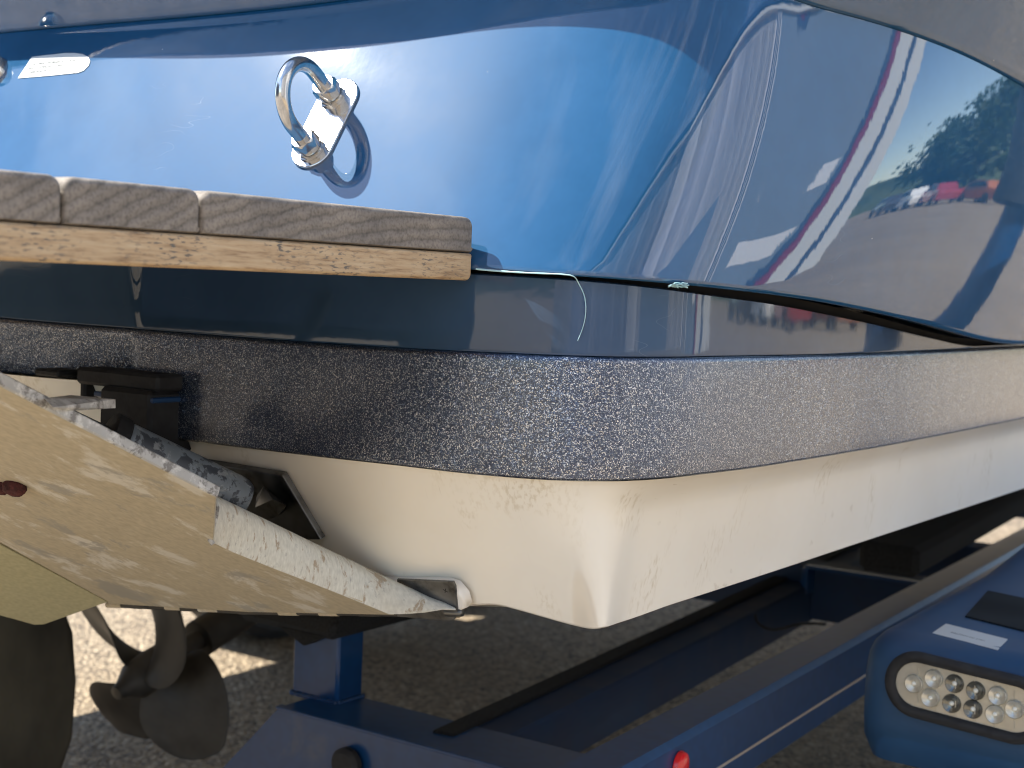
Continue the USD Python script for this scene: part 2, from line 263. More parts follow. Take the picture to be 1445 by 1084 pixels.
M['navymatte'] = mottled('matte_trailer_paint', (.003, .018, .060), (.006, .030, .085), 14, .62, r2=.75, bump=.08, bscale=300)
M['navyp'] = mottled('fender_plastic', (.010, .050, .125), (.016, .068, .155), 9, .48, r2=.6, bump=.12, bscale=380)
M['bronze'] = mottled('dark_bronze', (.042, .041, .039), (.092, .088, .080), 14, .55, .6, r2=.78, bump=.3)
M['rudder'] = mottled('rudder_metal', (.055, .052, .043), (.12, .112, .085), 7, .5, .6, r2=.65, bump=.15, stretch=(1, 1, .6))
M['red'] = plain('red_plastic', (.75, .012, .02), .25, coat_weight=.6)
M['lump'] = mottled('dark_red_lump', (.035, .008, .008), (.085, .02, .018), 160, .95, bump=.8)
M['lens'] = mottled('lamp_bowl', (.40, .375, .30), (.50, .47, .39), 35, .25, .25, coat_weight=.8)
M['ledcup'] = plain('lamp_cup', (.62, .60, .52), .3, .6)
M['leddark'] = plain('lamp_cup_dark', (.20, .20, .18), .15, .8)
M['bead'] = plain('lamp_bead', (.85, .84, .75), .06, 0., coat_weight=1.)
M['mesh'] = mat('tread_rubber', {'c': ('texture_coordinate', {}), 'v': ('voronoi_texture', {'scale': 330., 'randomness': 0.}), 'r': ('rgb_ramp', {'ramp': [(.2, (.002, .003, .004)), (.6, (.016, .02, .024))]}),
    'b': ('bump', {'strength': 1., 'distance': .002}), 'p': ('principled_bsdf', {'roughness': .7, 'specular_ior_level': .15})}, [('c.object', 'v.vector'), ('v.distance', 'r.fac'), ('r.color', 'p.base_color'), ('v.distance', 'b.height'), ('b.normal', 'p.normal')])
M['thread'] = plain('pale_blue_thread', (.45, .68, .72), .7)
M['pin'] = plain('pinstripe_silver', (.42, .38, .33), .4)
M['ground'] = mat('gravel_lot', {
    'c': ('texture_coordinate', {}), 'v': ('voronoi_texture', {'scale': 95.}), 'v2': ('voronoi_texture', {'scale': 230.}), 'sc': ('separate_color', {}), 'sc2': ('separate_color', {}),
    'r': ('rgb_ramp', {'ramp': [(0, (.14, .11, .08)), (.35, (.29, .23, .16)), (.8, (.43, .345, .24)), (1, (.58, .49, .36))]}),
    'r2': ('rgb_ramp', {'ramp': [(0, (.6, .6, .6)), (1, (1.15, 1.12, 1.08))]}), 'mu': ('mix_color', {'blend_type': 'multiply', 'fac': 1., 'use_clamp': False}),
    'n': ('noise_texture', {'scale': .35, 'detail': 8, 'roughness': .6}), 'nr': ('rgb_ramp', {'ramp': [(.32, (.80, .78, .78)), (.7, (1.12, 1.1, 1.06))]}), 'mu2': ('mix_color', {'blend_type': 'multiply', 'fac': 1., 'use_clamp': False}),
    'h': ('math', {'math_type': 'multiply_add', 'value2': .35}), 'b': ('bump', {'strength': 1., 'distance': .012, 'invert': True}), 'p': ('principled_bsdf', {'roughness': .9})},
    [('c.object', 'v.vector'), ('c.object', 'v2.vector'), ('v.color', 'sc.color'), ('v2.color', 'sc2.color'), ('sc.r', 'r.fac'), ('sc2.g', 'r2.fac'), ('r.color', 'mu.a'), ('r2.color', 'mu.b'), ('c.object', 'n.vector'), ('n.fac', 'nr.fac'),
     ('mu.result', 'mu2.a'), ('nr.color', 'mu2.b'), ('mu2.result', 'p.base_color'), ('v2.distance', 'h.value1'), ('v.distance', 'h.value3'), ('h.value', 'b.height'), ('b.normal', 'p.normal')])

# ------------------------------------------------------------------ ground
g = trimesh.creation.box((1, 1, 1)); S = 260.
obj('ground', trimesh.Trimesh([(-S, -S, 0), (S, -S, 0), (S, S, 0), (-S, S, 0)], [(0, 1, 2), (0, 2, 3)], process=False), M['ground'], smooth=False, label='tan gravel and worn asphalt lot under the boat', cat='ground', kind='structure')

# ------------------------------------------------------------------ the boat's hull: a plan curve (centre of the transom -> starboard quarter -> bow) and rows above one another
XC = -1.05
ctl = np.array([(XC, -.088), (-.9, -.087), (-.75, -.084), (-.6, -.080), (-.445, -.074), (-.33, -.069), (-.244, -.064), (-.14, -.0565), (-.07, -.0475), (-.016, -.0295), (.017, .0055), (.036, .05), (.0465, .10), (.0495, .165), (.0515, .322), (.0525, .51), (.0525, .73), (.046, 1.055),
                (.03, 1.6), (-.01, 2.2), (-.10, 3.0), (-.30, 4.0), (-.62, 4.9), (-.86, 5.3), (XC, 5.45)])
tck, _ = splprep(ctl.T, s=4e-5, k=3)
tt = np.linspace(0, 1, 20001); cx, cy = splev(tt, tck); arc = np.r_[0, np.cumsum(np.hypot(np.diff(cx), np.diff(cy)))]
total = arc[-1]; s_view = np.interp(1.25, cy[cy.argmin():], arc[cy.argmin():]) if False else arc[np.argmax((np.array(cx) > 0) & (np.array(cy) > 1.25))]
ss = np.r_[np.arange(0, s_view, .0032), np.linspace(s_view, total, 60)]
tu = np.interp(ss, arc, tt); B = np.stack(splev(tu, tck), 1); dB = np.stack(splev(tu, tck, der=1), 1); dB /= np.linalg.norm(dB, axis=1)[:, None]
N = np.stack([dB[:, 1], -dB[:, 0]], 1)                      # outward in plan
phi = np.degrees(np.arctan2(N[:, 0], -N[:, 1]))             # 0 on the transom, 90 on the side
nU = len(ss); sm = lambda a, w: gaussian_filter1d(a, w, mode='nearest')
tip = int(np.argmin(np.abs(phi - 45)))
side = np.clip((phi - 5) / 80, 0, 1); side = side * side * (3 - 2 * side)
def solve_z(xy, poly, lo=.3, hi=1.6, smooth=6, fixed=None):
    poly = np.array(poly, float); lo, hi = np.full(nU, lo), np.full(nU, hi)
    for _ in range(45):
        mid = (lo + hi) / 2; px, py = proj(np.column_stack([xy, mid])); below = py > np.interp(px, poly[:, 0], poly[:, 1]); lo = np.where(below, mid, lo); hi = np.where(below, hi, mid)
    z = (lo + hi) / 2; px, _ = proj(np.column_stack([xy, z])); dep = (np.column_stack([xy, z]) - EYE) @ FW
    ok = (px >= poly[0, 0]) & (px <= poly[-1, 0]) & (dep > .3) & (ss <= s_view); i = np.nonzero(ok)[0]
    z[:i[0]] = z[i[0]]; z[i[-1]:] = z[i[-1]]
    if smooth: z[:np.searchsorted(ss, s_view)] = sm(z[:np.searchsorted(ss, s_view)], smooth)
    return z
def row(off, z, xy=None): return np.column_stack([(B if xy is None else xy) + N * np.reshape(off, (-1, 1)), np.broadcast_to(z, (nU,))])
def mirror(m):
    n = m.copy(); v = np.array(n.vertices); v[:, 0] = 2 * XC - v[:, 0]; return trimesh.Trimesh(v, np.array(n.faces)[:, ::-1], process=False)
def both(m): return cat_([m, mirror(m)])

boat = thing('motor_boat', 'dark blue motor boat with white bottom and teak swim platform on a blue trailer', 'boat')
z_top = solve_z(B, [(-60, 441), (0, 450), (160, 462), (215, 466), (480, 487.5), (600, 493), (700, 498), (800, 502), (880, 505), (945, 503.5), (1100, 501.5), (1200, 499.5), (1300, 495), (1445, 488), (1500, 485)], smooth=20)
bot_poly = [(-60, 518), (0, 527), (90, 535), (212, 543), (222, 552), (232, 612), (240, 619), (300, 626.5), (480, 648), (560, 656), (650, 667.5), (700, 672), (760, 676.5), (800, 678.5), (880, 679.3), (945, 674), (1050, 662), (1150, 646), (1250, 629), (1350, 609.5), (1445, 590), (1500, 578)]
z_bot = solve_z(B, bot_poly, smooth=0)
notch = np.where(proj(np.column_stack([B, z_bot]))[0] < 245)[0]; k0 = notch[notch < tip][-1]
zb2 = sm(z_bot, 8); z_bot[k0 + 12:] = zb2[k0 + 12:]
fl = .0035
# facet: port of this line the aft faces lean a little downwards
lean = np.clip((-.462 - B[:, 0]) / .02, 0, 1) * (ss < 1) ; lean = lean * lean * (3 - 2 * lean)
tl = math.tan(math.radians(7.0))
def aftlean(rows):
    out = []
    for r in rows:
        r = r.copy(); r[:, 1] += lean * (z_top - r[:, 2]) * tl; out.append(r)
    return out
band_rows = [row(-.012, z_bot + .0015), row(fl - .0015, z_bot), row(fl, z_bot + .0025)] + [row(fl, z_bot + (z_top - z_bot) * v) for v in (.2, .4, .6, .8)] + \
            [row(fl, z_top - .005), row(fl - .0008, z_top - .0022), row(fl - .0026, z_top - .0005), row(-.006, z_top + .0002)]
obj('flake_band', both(grid(aftlean(band_rows))), M['flake'], boat, smooth=40, label='sparkling metal flake band round the stern')

strip_poly = [(0, 381), (640, 384), (669, 384.5), (720, 388), (800, 392), (850, 395), (900, 401.5), (950, 408), (980, 413), (1085, 425.6), (1155, 440), (1225, 454), (1289, 470), (1331, 480), (1366, 488.5), (1400, 491.5), (1445, 490)]
z_strip = solve_z(B, strip_poly[1:], smooth=14); z_strip = np.maximum(z_strip, z_top + .001)
strip_rows = [row(-.004, z_top - .001), row(-.0005, z_top + .0005), row(.0, z_top + .002)] + [row(.0, z_top + .002 + (z_strip - z_top - .002) * v) for v in (.25, .5, .75)] + [row(.0, np.maximum(z_strip - .0015, z_top + .0012)), row(-.003, z_strip), row(-.014, z_strip + .0005)]
M['seam'] = plain('dark_seam', (.004, .004, .005), .9)
obj('rub_strip', both(grid(aftlean(strip_rows))), M['gel2'], boat, smooth=40, label='plain glossy navy strip between the flake band and upper panel')

# upper panel: leans 28 degrees on the transom, flares then tumbles home along the side
panel_poly = [(660, 379.5), (720, 384.5), (800, 387.5), (850, 390.5), (900, 396.5), (945, 401.5), (973, 404.5), (1085, 414), (1155, 424), (1225, 438), (1296, 454), (1348, 468), (1404, 486), (1445, 487), (1500, 487)]
d0 = .005 + .009 * side
T0, TS0, TS1 = math.tan(math.radians(30.0)), -6.5, 14.5
PA, PF, PY0, PY = .09, .35, .08, .36
bulge = .088 * (np.clip(-.11 - B[:, 0], 0, .5) - .5 * np.clip(-.36 - B[:, 0], 0, .25) ** 2 / .25 * 0) * (ss < 1.3); bulge = sm(bulge, 25)
slide = np.where(B[:, 1] < .12, 1., np.clip(1 - (B[:, 1] - .12) / .9, 0, 1)); slide[ss > s_view + .2] = 0; slide = sm(slide, 12)
soft = -side * (1 - np.exp(-np.maximum(B[:, 1] - PY0, 0) / PY)); _far = ss > s_view + .3; soft[_far] *= np.clip(1 - (ss[_far] - s_view - .3) / 2.5, 0, 1); soft = sm(soft, 14)
z_j = solve_z(B + N * d0[:, None] - np.column_stack([PA * PF * soft, bulge]), panel_poly, smooth=24); zj0 = z_j[0]
z_cr = 1.283 - .032 * np.clip((-.12 - B[:, 0]) / .3, 0, 1) * (ss < 1.5) + .016 * side * np.clip(1 - np.abs(B[:, 1] - .5) / .6, 0, 1)
z_cr = sm(z_cr, 40)
def panel_pt(z, extra=0.0):
    """plan position at heights z (nU,)"""
    v = np.clip((z - z_j) / (z_cr - z_j), -.2, 1.2); h = z_cr - z_j
    vv = np.linspace(0, 1, 41); tan_s = np.tan(np.radians(TS0 + TS1 * vv)); cum = np.r_[0, np.cumsum((tan_s[1:] + tan_s[:-1]) / 2 * np.diff(vv))]
    sx = np.interp(v, vv, cum) * h * side
    p = B + N * (d0 - 0 * sx + extra)[:, None] if np.ndim(extra) else B + N * (d0 + extra)[:, None]
    p = p.copy(); p[:, 0] -= PA * (PF + (1 - PF) * np.clip(v, 0, 1.2)) * soft; p[:, 1] -= bulge; p[:, 0] -= sx; p[:, 1] += T0 * (z - zj0) * slide * np.where(ss > s_view + .2, 0, 1)
    return np.column_stack([p, z])
crease_poly = [(1180, 18), (1235, 32), (1300, 55), (1340, 69), (1400, 98), (1445, 124), (1500, 155)]
zc_t = z_cr.copy()
for _ in range(4):
    xy_ = panel_pt(z_cr)[:, :2]; zz_ = solve_z(xy_, crease_poly, smooth=10); z_cr = sm(zc_t * (1 - side) + zz_ * side, 14); z_cr[ss > s_view] = z_cr[np.searchsorted(ss, s_view) - 1]
rows = [panel_pt(z_j + .004, -.03), panel_pt(z_j + .0008, -.005), panel_pt(z_j + .0004, -.0022), panel_pt(z_j + .0026, -.0003)]
for v in np.linspace(.02, 1, 30): rows.append(panel_pt(z_j + (z_cr - z_j) * v))
cr = rows[-1]; rows_panel = np.array(rows[4:])
obj('upper_panel', both(grid(rows)), M['gel'], boat, smooth=True, label='glossy navy upper panel of the hull wrapping round the stern corner')
obj('seam_gap', both(grid(aftlean([row(-.0135, z_strip - .006), row(-.0135, np.maximum(z_j + .0035, z_strip - .004))]))), M['seam'], boat, smooth=True, label='dark seam under the upper panel')
# gunwale: overhanging lip above the panel, then the deck
def lip(o, dz):
    r = cr.copy(); r[:, :2] += N * np.reshape(o, (-1, 1)); r[:, 2] += dz * (1 - .24 * side); return r
tipo = .074 - .038 * side
lr = [lip(-.004, -.001), lip(.0002, .0012), lip(.004, .004)] + [lip(.004 + (tipo - .004) * v, .006 + .084 * v - .012 * np.sin(np.pi * v) * 0) for v in np.linspace(.08, 1, 9)] + [lip(tipo + .001, .096), lip(tipo - .002, .102), lip(tipo - .010, .106), lip(tipo - .05, .108)]
obj('gunwale', both(grid(lr)), M['gel'], boat, smooth=35, label='navy overhanging gunwale lip along the deck edge')
top = lr[-1]; cen = np.column_stack([np.full(nU, XC), top[:, 1] * .98 + .02 * 2, top[:, 2] + .03])
obj('deck', both(grid([top, top * .6 + cen * .4, cen])), M['cleanwhite'], boat, smooth=True, label='white deck behind the gunwale')

# white bottom: undercut transom, nearly upright sides with a soft cove under the band
chine_poly = [(-60, 836), (0, 838), (150, 846), (400, 853), (640, 857), (668, 852), (700, 851), (740, 862), (800, 879), (826, 885), (842, 886), (860, 883), (900, 870), (945, 853.5), (1000, 836), (1100, 803.5), (1200, 770), (1300, 737), (1445, 689), (1500, 671)]
TU = math.tan(math.radians(26.5))
def white_pt(z, zb, zt):
    v = np.clip((zt - z) / np.maximum(zt - zb, 1e-3), 0, 1)
    off_s = -.006 - .020 * np.clip(v / .22, 0, 1) ** .7 * (1 - .3 * v) - .034 * v * np.exp(-np.maximum(B[:, 1], 0) / .8)
    p = B + N * (off_s * side - .010 * (1 - side))[:, None]; p = p.copy()
    p += N * ((.008 + .011 * v) * np.exp(-((phi - 46) / 25) ** 2))[:, None]
    inset = (.94 - .10 - z) * TU * (.5 - .5 * np.cos(np.pi * np.clip((72 - phi) / 60, 0, 1)))
    p[:, 1] += np.maximum(inset, -.05)
    return p
zw = np.full(nU, .735)
for _ in range(4): zw = solve_z(white_pt(zw, zw, z_bot), chine_poly, smooth=2)
rows = []
ztop_w = np.maximum(z_bot, 0) + .001
for v in np.r_[0, .02, .05, .09, .14, .2, .27, .35, .45, .55, .65, .75, .85, .93, 1]:
    z = ztop_w + (zw - ztop_w) * v; rows.append(np.column_stack([white_pt(z, zw, ztop_w), z]))
wl = rows[-1]
low = wl.copy(); low[:, :2] -= N * .004; low[:, 2] -= .002
low2 = wl.copy(); low2[:, :2] -= N * .012; low2[:, 2] -= .001
wrows = [low2, low] + rows[::-1]
K = 60; tipz = int(np.argmin(np.where((ss < s_view) & (np.abs(phi - 45) < 44), wl[:, 2], 9)))
prof_i = np.linspace(tipz, 0, K).astype(int); P0 = low2[prof_i]; fr = (P0[0, 0] - P0[:, 0]) / (P0[0, 0] - P0[-1, 0])
st = [i for i in range(tipz, nU) if i == tipz or (i % 12 == 0 and B[i, 1] > .1) or ss[i] > s_view]
brow = []
for i in st:
    c = low2[i]; r = P0.copy()
    if i != tipz:
        r[:, 0] = c[0] + (XC - c[0]) * fr; r[:, 1] = c[1]; r[:, 2] = c[2] + (P0[:, 2] - P0[0, 2]) * (1 + .35 * max(c[1], 0))
        r[:, 1] = np.maximum(r[:, 1], P0[:, 1] + .001)
    brow.append(r)
obj('hull_bottom', cat_([both(grid(wrows)), both(grid(brow))]), M['white'], boat, smooth=32, label='scuffed white lower hull below the flake band')
def transom_y(x, z):                                             # aft face of the white transom
    i = np.argmin(np.abs(B[:tip, 0] - x)); return B[i, 1] + .010 + max((.84 - z) * TU, -.05)
def on_transom(px, py, out=0.0):
    c = math.cos(math.radians(26.5)); s_ = math.sin(math.radians(26.5)); p = on(px, py, (0, 1, TU), -.06 + .84 * TU)
    for _ in range(6):
        k = transom_y(p[0], p[2]) + TU * p[2]; p = on(px, py, (0, 1, TU), k - out / c)
    return p
TN = np.array([0, -math.cos(math.radians(26.5)), -math.sin(math.radians(26.5))])

# ------------------------------------------------------------------ swim platform
XP = -.091
plat = thing('swim_platform', None, None, parent=boat); tag(plat, 'weathered teak swim platform bolted across the stern')
def yz(px, py): p = on(px, py, (1, 0, 0), XP); return p[1], p[2]
ya, yf = -.485, yz(668.5, 340)[0]
ZT, ZM, ZB = 1.0515, 1.0225, 1.0005
y90, y285 = yz(90, 290)[0], yz(285, 300)[0]
def end_prism(poly, depth, b): return prism(poly, depth, np.array([[0, 0, 1, XP - depth], [1, 0, 0, 0], [0, 1, 0, 0], [0, 0, 0, 1.]]), b)
def rrect(y0, y1, z0, z1, rt, rb, seed=0):
    p = sbox(y0, z0, y1, z1); q = []
    for (cx_, cy_, a0, r) in ((y0, z0, 180, rb), (y1, z0, 270, rb), (y1, z1, 0, rt), (y0, z1, 90, rt)):
        sx, sy = (1 if cx_ == y0 else -1), (1 if cy_ == z0 else -1)
        for k in range(6):
            a = math.radians(a0 + 18 * k); q.append((cx_ + sx * r + r * math.cos(a), cy_ + sy * r + r * math.sin(a)))
    return Polygon(q)
edges = [(-.86, -.74), (-.738, -.62), (-.618, y90 - .0006), (y90 + .0006, y285 - .0006), (y285 + .0006, yf)]
for k, (a, b_) in enumerate(edges):
    m = end_prism(rrect(a, b_, ZM + .0004, ZT, .0085, .001), 1.92, .0042)
    v = np.array(m.vertices); i = v[:, 0] > XP - .01
    obj('plank', m, endgrain(f'teak_plank_{"abcde"[k]}', 11 + k), plat, smooth=35)
m = end_prism(rrect(-.80, yf - .0005, ZB, ZM, .0015, .0055), .045, .003)
obj('support_rail', m, M['rail'], plat, smooth=35, label='lighter tan teak rail under the plank ends')
for xx in (-.75, -1.35): obj('batten', bxx(xx - .03, xx + .03, -.80, yf - .02, ZB + .002, ZM - .0005), M['rail'], plat)
obj('batten', bxx(2 * XC - XP, 2 * XC - XP + .045, -.80, yf - .02, ZB + .002, ZM - .0005), M['rail'], plat)

# ------------------------------------------------------------------ fittings on the upper panel
PN = np.array([math.sin(math.radians(8)) * math.cos(math.radians(30)), -math.cos(math.radians(8)) * math.cos(math.radians(30)), math.sin(math.radians(30))])
CRP = rows_panel
iu = int(np.argmin(np.abs(B[:tip, 0] + .33)))
_pk = rows_panel[:, ss < 1.6].reshape(-1, 3); _pp = np.column_stack(proj(_pk.T.T if False else _pk)) if False else None
_dep = (_pk - EYE) @ FW; _px = CX + F * ((_pk - EYE) @ RT) / _dep; _py = CY - F * ((_pk - EYE) @ UP) / _dep
def on_panel(px, py, out=0.0):
    i = np.argsort((_px - px) ** 2 + (_py - py) ** 2)[:6]; c = _pk[i].mean(0); u_, s_, vt = np.linalg.svd(_pk[i] - c); n = vt[2]; n = n * np.sign(n @ (EYE - c))
    if abs(n @ PN) < .9: n = PN
    return on(px, py, n, n @ c + out)
pc = on_panel(460, 175); pa, pb = on_panel(433, 232), on_panel(490, 116)
ax = pb - pa; L = np.linalg.norm(ax); ax /= L
FM = frame(pc, ax, z=PN)
eye = obj('tow_eye', prism(stadium(.028, .0215), .003, FM, .0012), M['steel'], boat, label='polished steel U-bolt tow eye with back plate and two hex nuts')
f1, f2 = on_panel(441, 213), on_panel(470, 138)
ub = []
foot = [f1, f2]; mid = (f1 + f2) / 2; hx = (f2 - f1); hw = np.linalg.norm(hx) / 2; hx /= 2 * hw
for k in range(25):
    a = math.pi * k / 24; ub.append(mid - hx * hw * math.cos(a) + PN * (.036 + (hw * 1.12) * math.sin(a)))
ub = [f1 - PN * .002, f1 + PN * .012, f1 + PN * .024] + ub + [f2 + PN * .024, f2 + PN * .012, f2 - PN * .002]
obj('u_bar', tube(ub, .0068, 24), M['steel'], eye, smooth=True)
for ft in foot:
    obj('nut', hexnut(.0215, .015, frame(ft + PN * .0055, hx + .3 * np.cross(PN, hx), z=PN)), M['steel'], eye, smooth=20)
    obj('washer', lathe([(.0063, .0031), (.0135, .0031), (.0135, .0052), (.0063, .0052)], frame(ft, hx, z=PN), 28), M['steel'], eye)
# warning sticker
sp = [on_panel(25, 110.5), on_panel(45, 80.5), on_panel(86, 75.5), on_panel(112, 102)]
o = on_panel(76, 93); sx = on_panel(110, 99) - on_panel(45, 106); sx -= PN * (sx @ PN); SM = frame(o + PN * .0006, sx, z=PN); Si = np.linalg.inv(SM)
def loc2(px, py): q = Si @ np.r_[on_panel(px, py, .0006), 1]; return q[0], q[1]
outl = [loc2(*p) for p in ((25, 110.5), (70, 106.8), (110, 102.7), (118, 99.5), (125, 92.5), (127, 86), (124.5, 80.5), (117, 76.5), (106, 75), (92, 75), (66, 77.8), (45, 80.3))]
def decal_fan(pix, out):
    pix = np.array(pix, float); d_ = np.linalg.norm(np.roll(pix, -1, 0) - pix, axis=1); den = []
    for p_, n_, k in zip(pix, np.roll(pix, -1, 0), d_):
        for t_ in np.arange(0, 1, min(1, 4 / max(k, .1))): den.append(p_ + (n_ - p_) * t_)
    den = np.array(den); c_ = den.mean(0); n = len(den); V = [on_panel(*c_, out)]; Fc = []
    for k, f_ in enumerate((.25, .5, .75, 1.)):
        V += [on_panel(*(c_ + (p_ - c_) * f_), out) for p_ in den]
        for i in range(n):
            j = (i + 1) % n; a_ = 1 + k * n
            Fc += [(0, 1 + i, 1 + j)] if k == 0 else [(a_ - n + i, a_ + i, a_ + j), (a_ - n + i, a_ + j, a_ - n + j)]
    return trimesh.Trimesh(V, Fc, process=False)
stk = obj('warning_sticker', decal_fan([(25, 110.5), (70, 106.8), (110, 102.7), (118, 99.5), (125, 92.5), (127, 86), (124.5, 80.5), (117, 76.5), (106, 75), (92, 75), (66, 77.8), (45, 80.3)], .0007), M['decal'], boat, smooth=True, label='white rounded warning sticker with three lines of small grey print')
for (t, px, py, h) in (('STAY AWAY FROM BACK OF BOAT', 41, 92.8, .0031), ('WHILE RUNNING TO AVOID', 39.5, 98.2, .0031), ('CARBON M. INJURY', 39, 103.6, .0028)):
    tm = meshkit.text_mesh(t, h, .0002); w = tm.bounds[1][0]; ts_ = on_panel(px + 45, py - 4.6, .0012) - on_panel(px, py, .0012); n_ = np.cross(ts_, on_panel(px + 20, py - 14, .0012) - on_panel(px + 20, py, .0012)); n_ = n_ * np.sign(n_ @ PN); tm.apply_transform(frame(on_panel(px, py, .0013), ts_, z=n_))
    obj('lettering', tm, M['print'], stk, smooth=False)
# small chrome fitting at the frame's left edge
hp = on_panel(-6, 100); obj('chrome_hinge', lathe([(0, .018), (.006, .0175), (.012, .013), (.0155, .006), (.017, 0)], frame(hp, ax, z=PN), 28), M['steel'], boat, smooth=True)

# ------------------------------------------------------------------ platform bracket at the notch in the band
q = lambda px, py, y: on(px, py, (0, 1, 0), y)
br0, br1 = q(112, 540, -.10), q(228, 560, -.10)
plb = obj('platform_bracket', cat_([bxx(br0[0], br1[0], -.105, -.055, br1[2] + .004, br1[2] + .020, .003), bxx(br1[0] - .075, br1[0] - .004, -.11, -.045, br1[2] - .055, br1[2] + .005, .004), bxx(br0[0], br0[0] + .008, -.10, -.05, br1[2] - .018, br1[2] + .012, .002)]), M['black'], boat, label='black bracket under the port part of the band')
obj('lower_flange', bxx(br0[0] + .03, br1[0] - .002, -.108, -.05, br1[2] - .006, br1[2] - .001, .001), M['navy'], plb)
obj('bracket_pad', bxx(q(62, 525, -.1)[0], q(96, 525, -.1)[0], -.112, -.08, q(80, 531, -.1)[2], q(80, 521, -.1)[2], .002), M['black'], plb)

# ------------------------------------------------------------------ trim plate
h1, h2 = on_transom(642, 858), on_transom(150, 850)
H1 = h1 + TN * .0165; HD = (h2 - h1) / np.linalg.norm(h2 - h1)
best = None
for t in np.linspace(.6, 1.2, 601):
    e = at(0, 545, t); d = e - H1; c = abs(d @ HD) / np.linalg.norm(d)
    if best is None or c < best[0]: best = (c, e)
ED = best[1] - H1; ED -= HD * (ED @ HD); ED /= np.linalg.norm(ED)
TPN = np.cross(ED, HD); TPN *= np.sign(TPN @ (EYE - H1))       # towards the camera: the face one sees (underside)
PM = frame(H1, HD, z=TPN); PMi = np.linalg.inv(PM)
def pl(px, py, out=0.0):
    d = ray(px, py); t = (TPN @ H1 + out - TPN @ EYE) / (TPN @ d); p = EYE + t * d; return (PMi @ np.r_[p, 1])[:2]
eA = pl(-170, 459); eB = pl(302, 701)
fA, fB, fC = pl(300, 768), pl(430, 818), pl(552, 866)
b0, b1 = pl(-120, 700), pl(152, 849)
hingeL = pl(152, 852); w_ = .0042
outline = [pl(556, 868), fC, fB, fA, pl(304, 702), eB + 0, eA, pl(-170, 655), b0, b1, hingeL, pl(350, 864)]
outline = Polygon([tuple(p) for p in outline]).buffer(0)
if outline.geom_type != 'Polygon': outline = max(outline.geoms, key=lambda g_: g_.area)
plate = obj('trim_plate', prism(outline, w_, frame(H1 - TPN * w_, HD, z=TPN), .0008), M['tan'], boat, smooth=30, label='tan painted trim plate folded up on the transom, paint worn')
# bare metal edge along the free side
def pw(p2, out=0.0): return (PM @ np.r_[p2, out, 1])[:3]
e0, e1 = pw(eA, -.003), pw(pl(304, 703), -.003)
nE = np.cross(e1 - e0, TPN); nE /= np.linalg.norm(nE); nE *= np.sign(nE @ (EYE - (e0 + e1) / 2))
obj('plate_edge', cbox(np.linalg.norm(e1 - e0), .0034, .0085, .001, frame((e0 + e1) / 2 + nE * .0012 - TPN * .0015, e1 - e0, z=TPN)), M['galvedge'], plate, label='bare speckled metal edge of the trim plate')
# flange folded up along the inner side
ds = []
up_f = [(301, 699), (340, 717), (400, 746), (460, 775), (520, 803), (560, 822), (590, 835.5), (612, 846), (630, 851.5), (642, 857)]
lo_f = [(297, 763), (330, 779), (390, 803), (450, 826), (510, 850), (549, 867), (575, 866.5), (600, 864.5), (624, 860.5), (641, 861)]
fold = np.array([pw(pl(*p), .0005) for p in lo_f])
tops = []
for (px, py), fp in zip(up_f, fold):
    # flange plane: through the fold, tilted so that its face looks outwards and up
    n_f = np.cross(fold[5] - fold[0], -TPN * .80 + nE * .28); n_f /= np.linalg.norm(n_f)
    d = ray(px, py); t = (n_f @ fold[2] - n_f @ EYE) / (n_f @ d); tops.append(EYE + t * d)
tops = np.array(tops)
def outof(p): q_ = proj(p); return (p - on_transom(float(q_[0]), float(q_[1]))) @ TN
o_t, o_f = outof(tops[4]), outof(fold[4])
for i in range(5, 10):
    f_ = (i - 4) / 5; tops[i] = on_transom(*up_f[i], o_t + (.0165 - o_t) * f_); fold[i] = on_transom(*lo_f[i], o_f + (.0185 - o_f) * f_)
nrm = np.cross(fold[5] - fold[0], tops[2] - fold[2]); nrm /= np.linalg.norm(nrm); nrm *= np.sign(nrm @ (EYE - fold[2]))
fr_rows = []
for v, bul in ((0, 0), (.08, .0012), (.3, .0022), (.55, .0022), (.78, .001), (.9, -.0012), (.97, -.004), (1., -.0085)):
    fr_rows.append(fold * (1 - v) + tops * v + nrm * bul)
back = [r - nrm * .003 for r in fr_rows[::-1]]
fg = grid(fr_rows + back + [fr_rows[0]]); 
cap = [np.array([r[0] for r in fr_rows]), np.array([r[0] - nrm * .003 for r in fr_rows])]
obj('flange', cat_([fg, grid(cap), grid([np.array([r[-1] for r in fr_rows]), np.array([r[-1] - nrm * .003 for r in fr_rows])])]), M['galv'], plate, smooth=45, label='pale scuffed metal flange bent up along the plate edge')
edge_path = [at(301.5, 702, ((fold[0] - EYE) @ FW)), at(306, 716, ((fold[0] - EYE) @ FW)), at(303.5, 735, ((fold[0] - EYE) @ FW)), at(297.5, 750, ((fold[0] - EYE) @ FW)), at(296.5, 762, ((fold[0] - EYE) @ FW)), at(301, 768, ((fold[0] - EYE) @ FW))]
obj('flange_lip', tube(np.array(edge_path) - ray(300, 730) * .002, .0022, 10), M['galvedge'], plate, smooth=True)
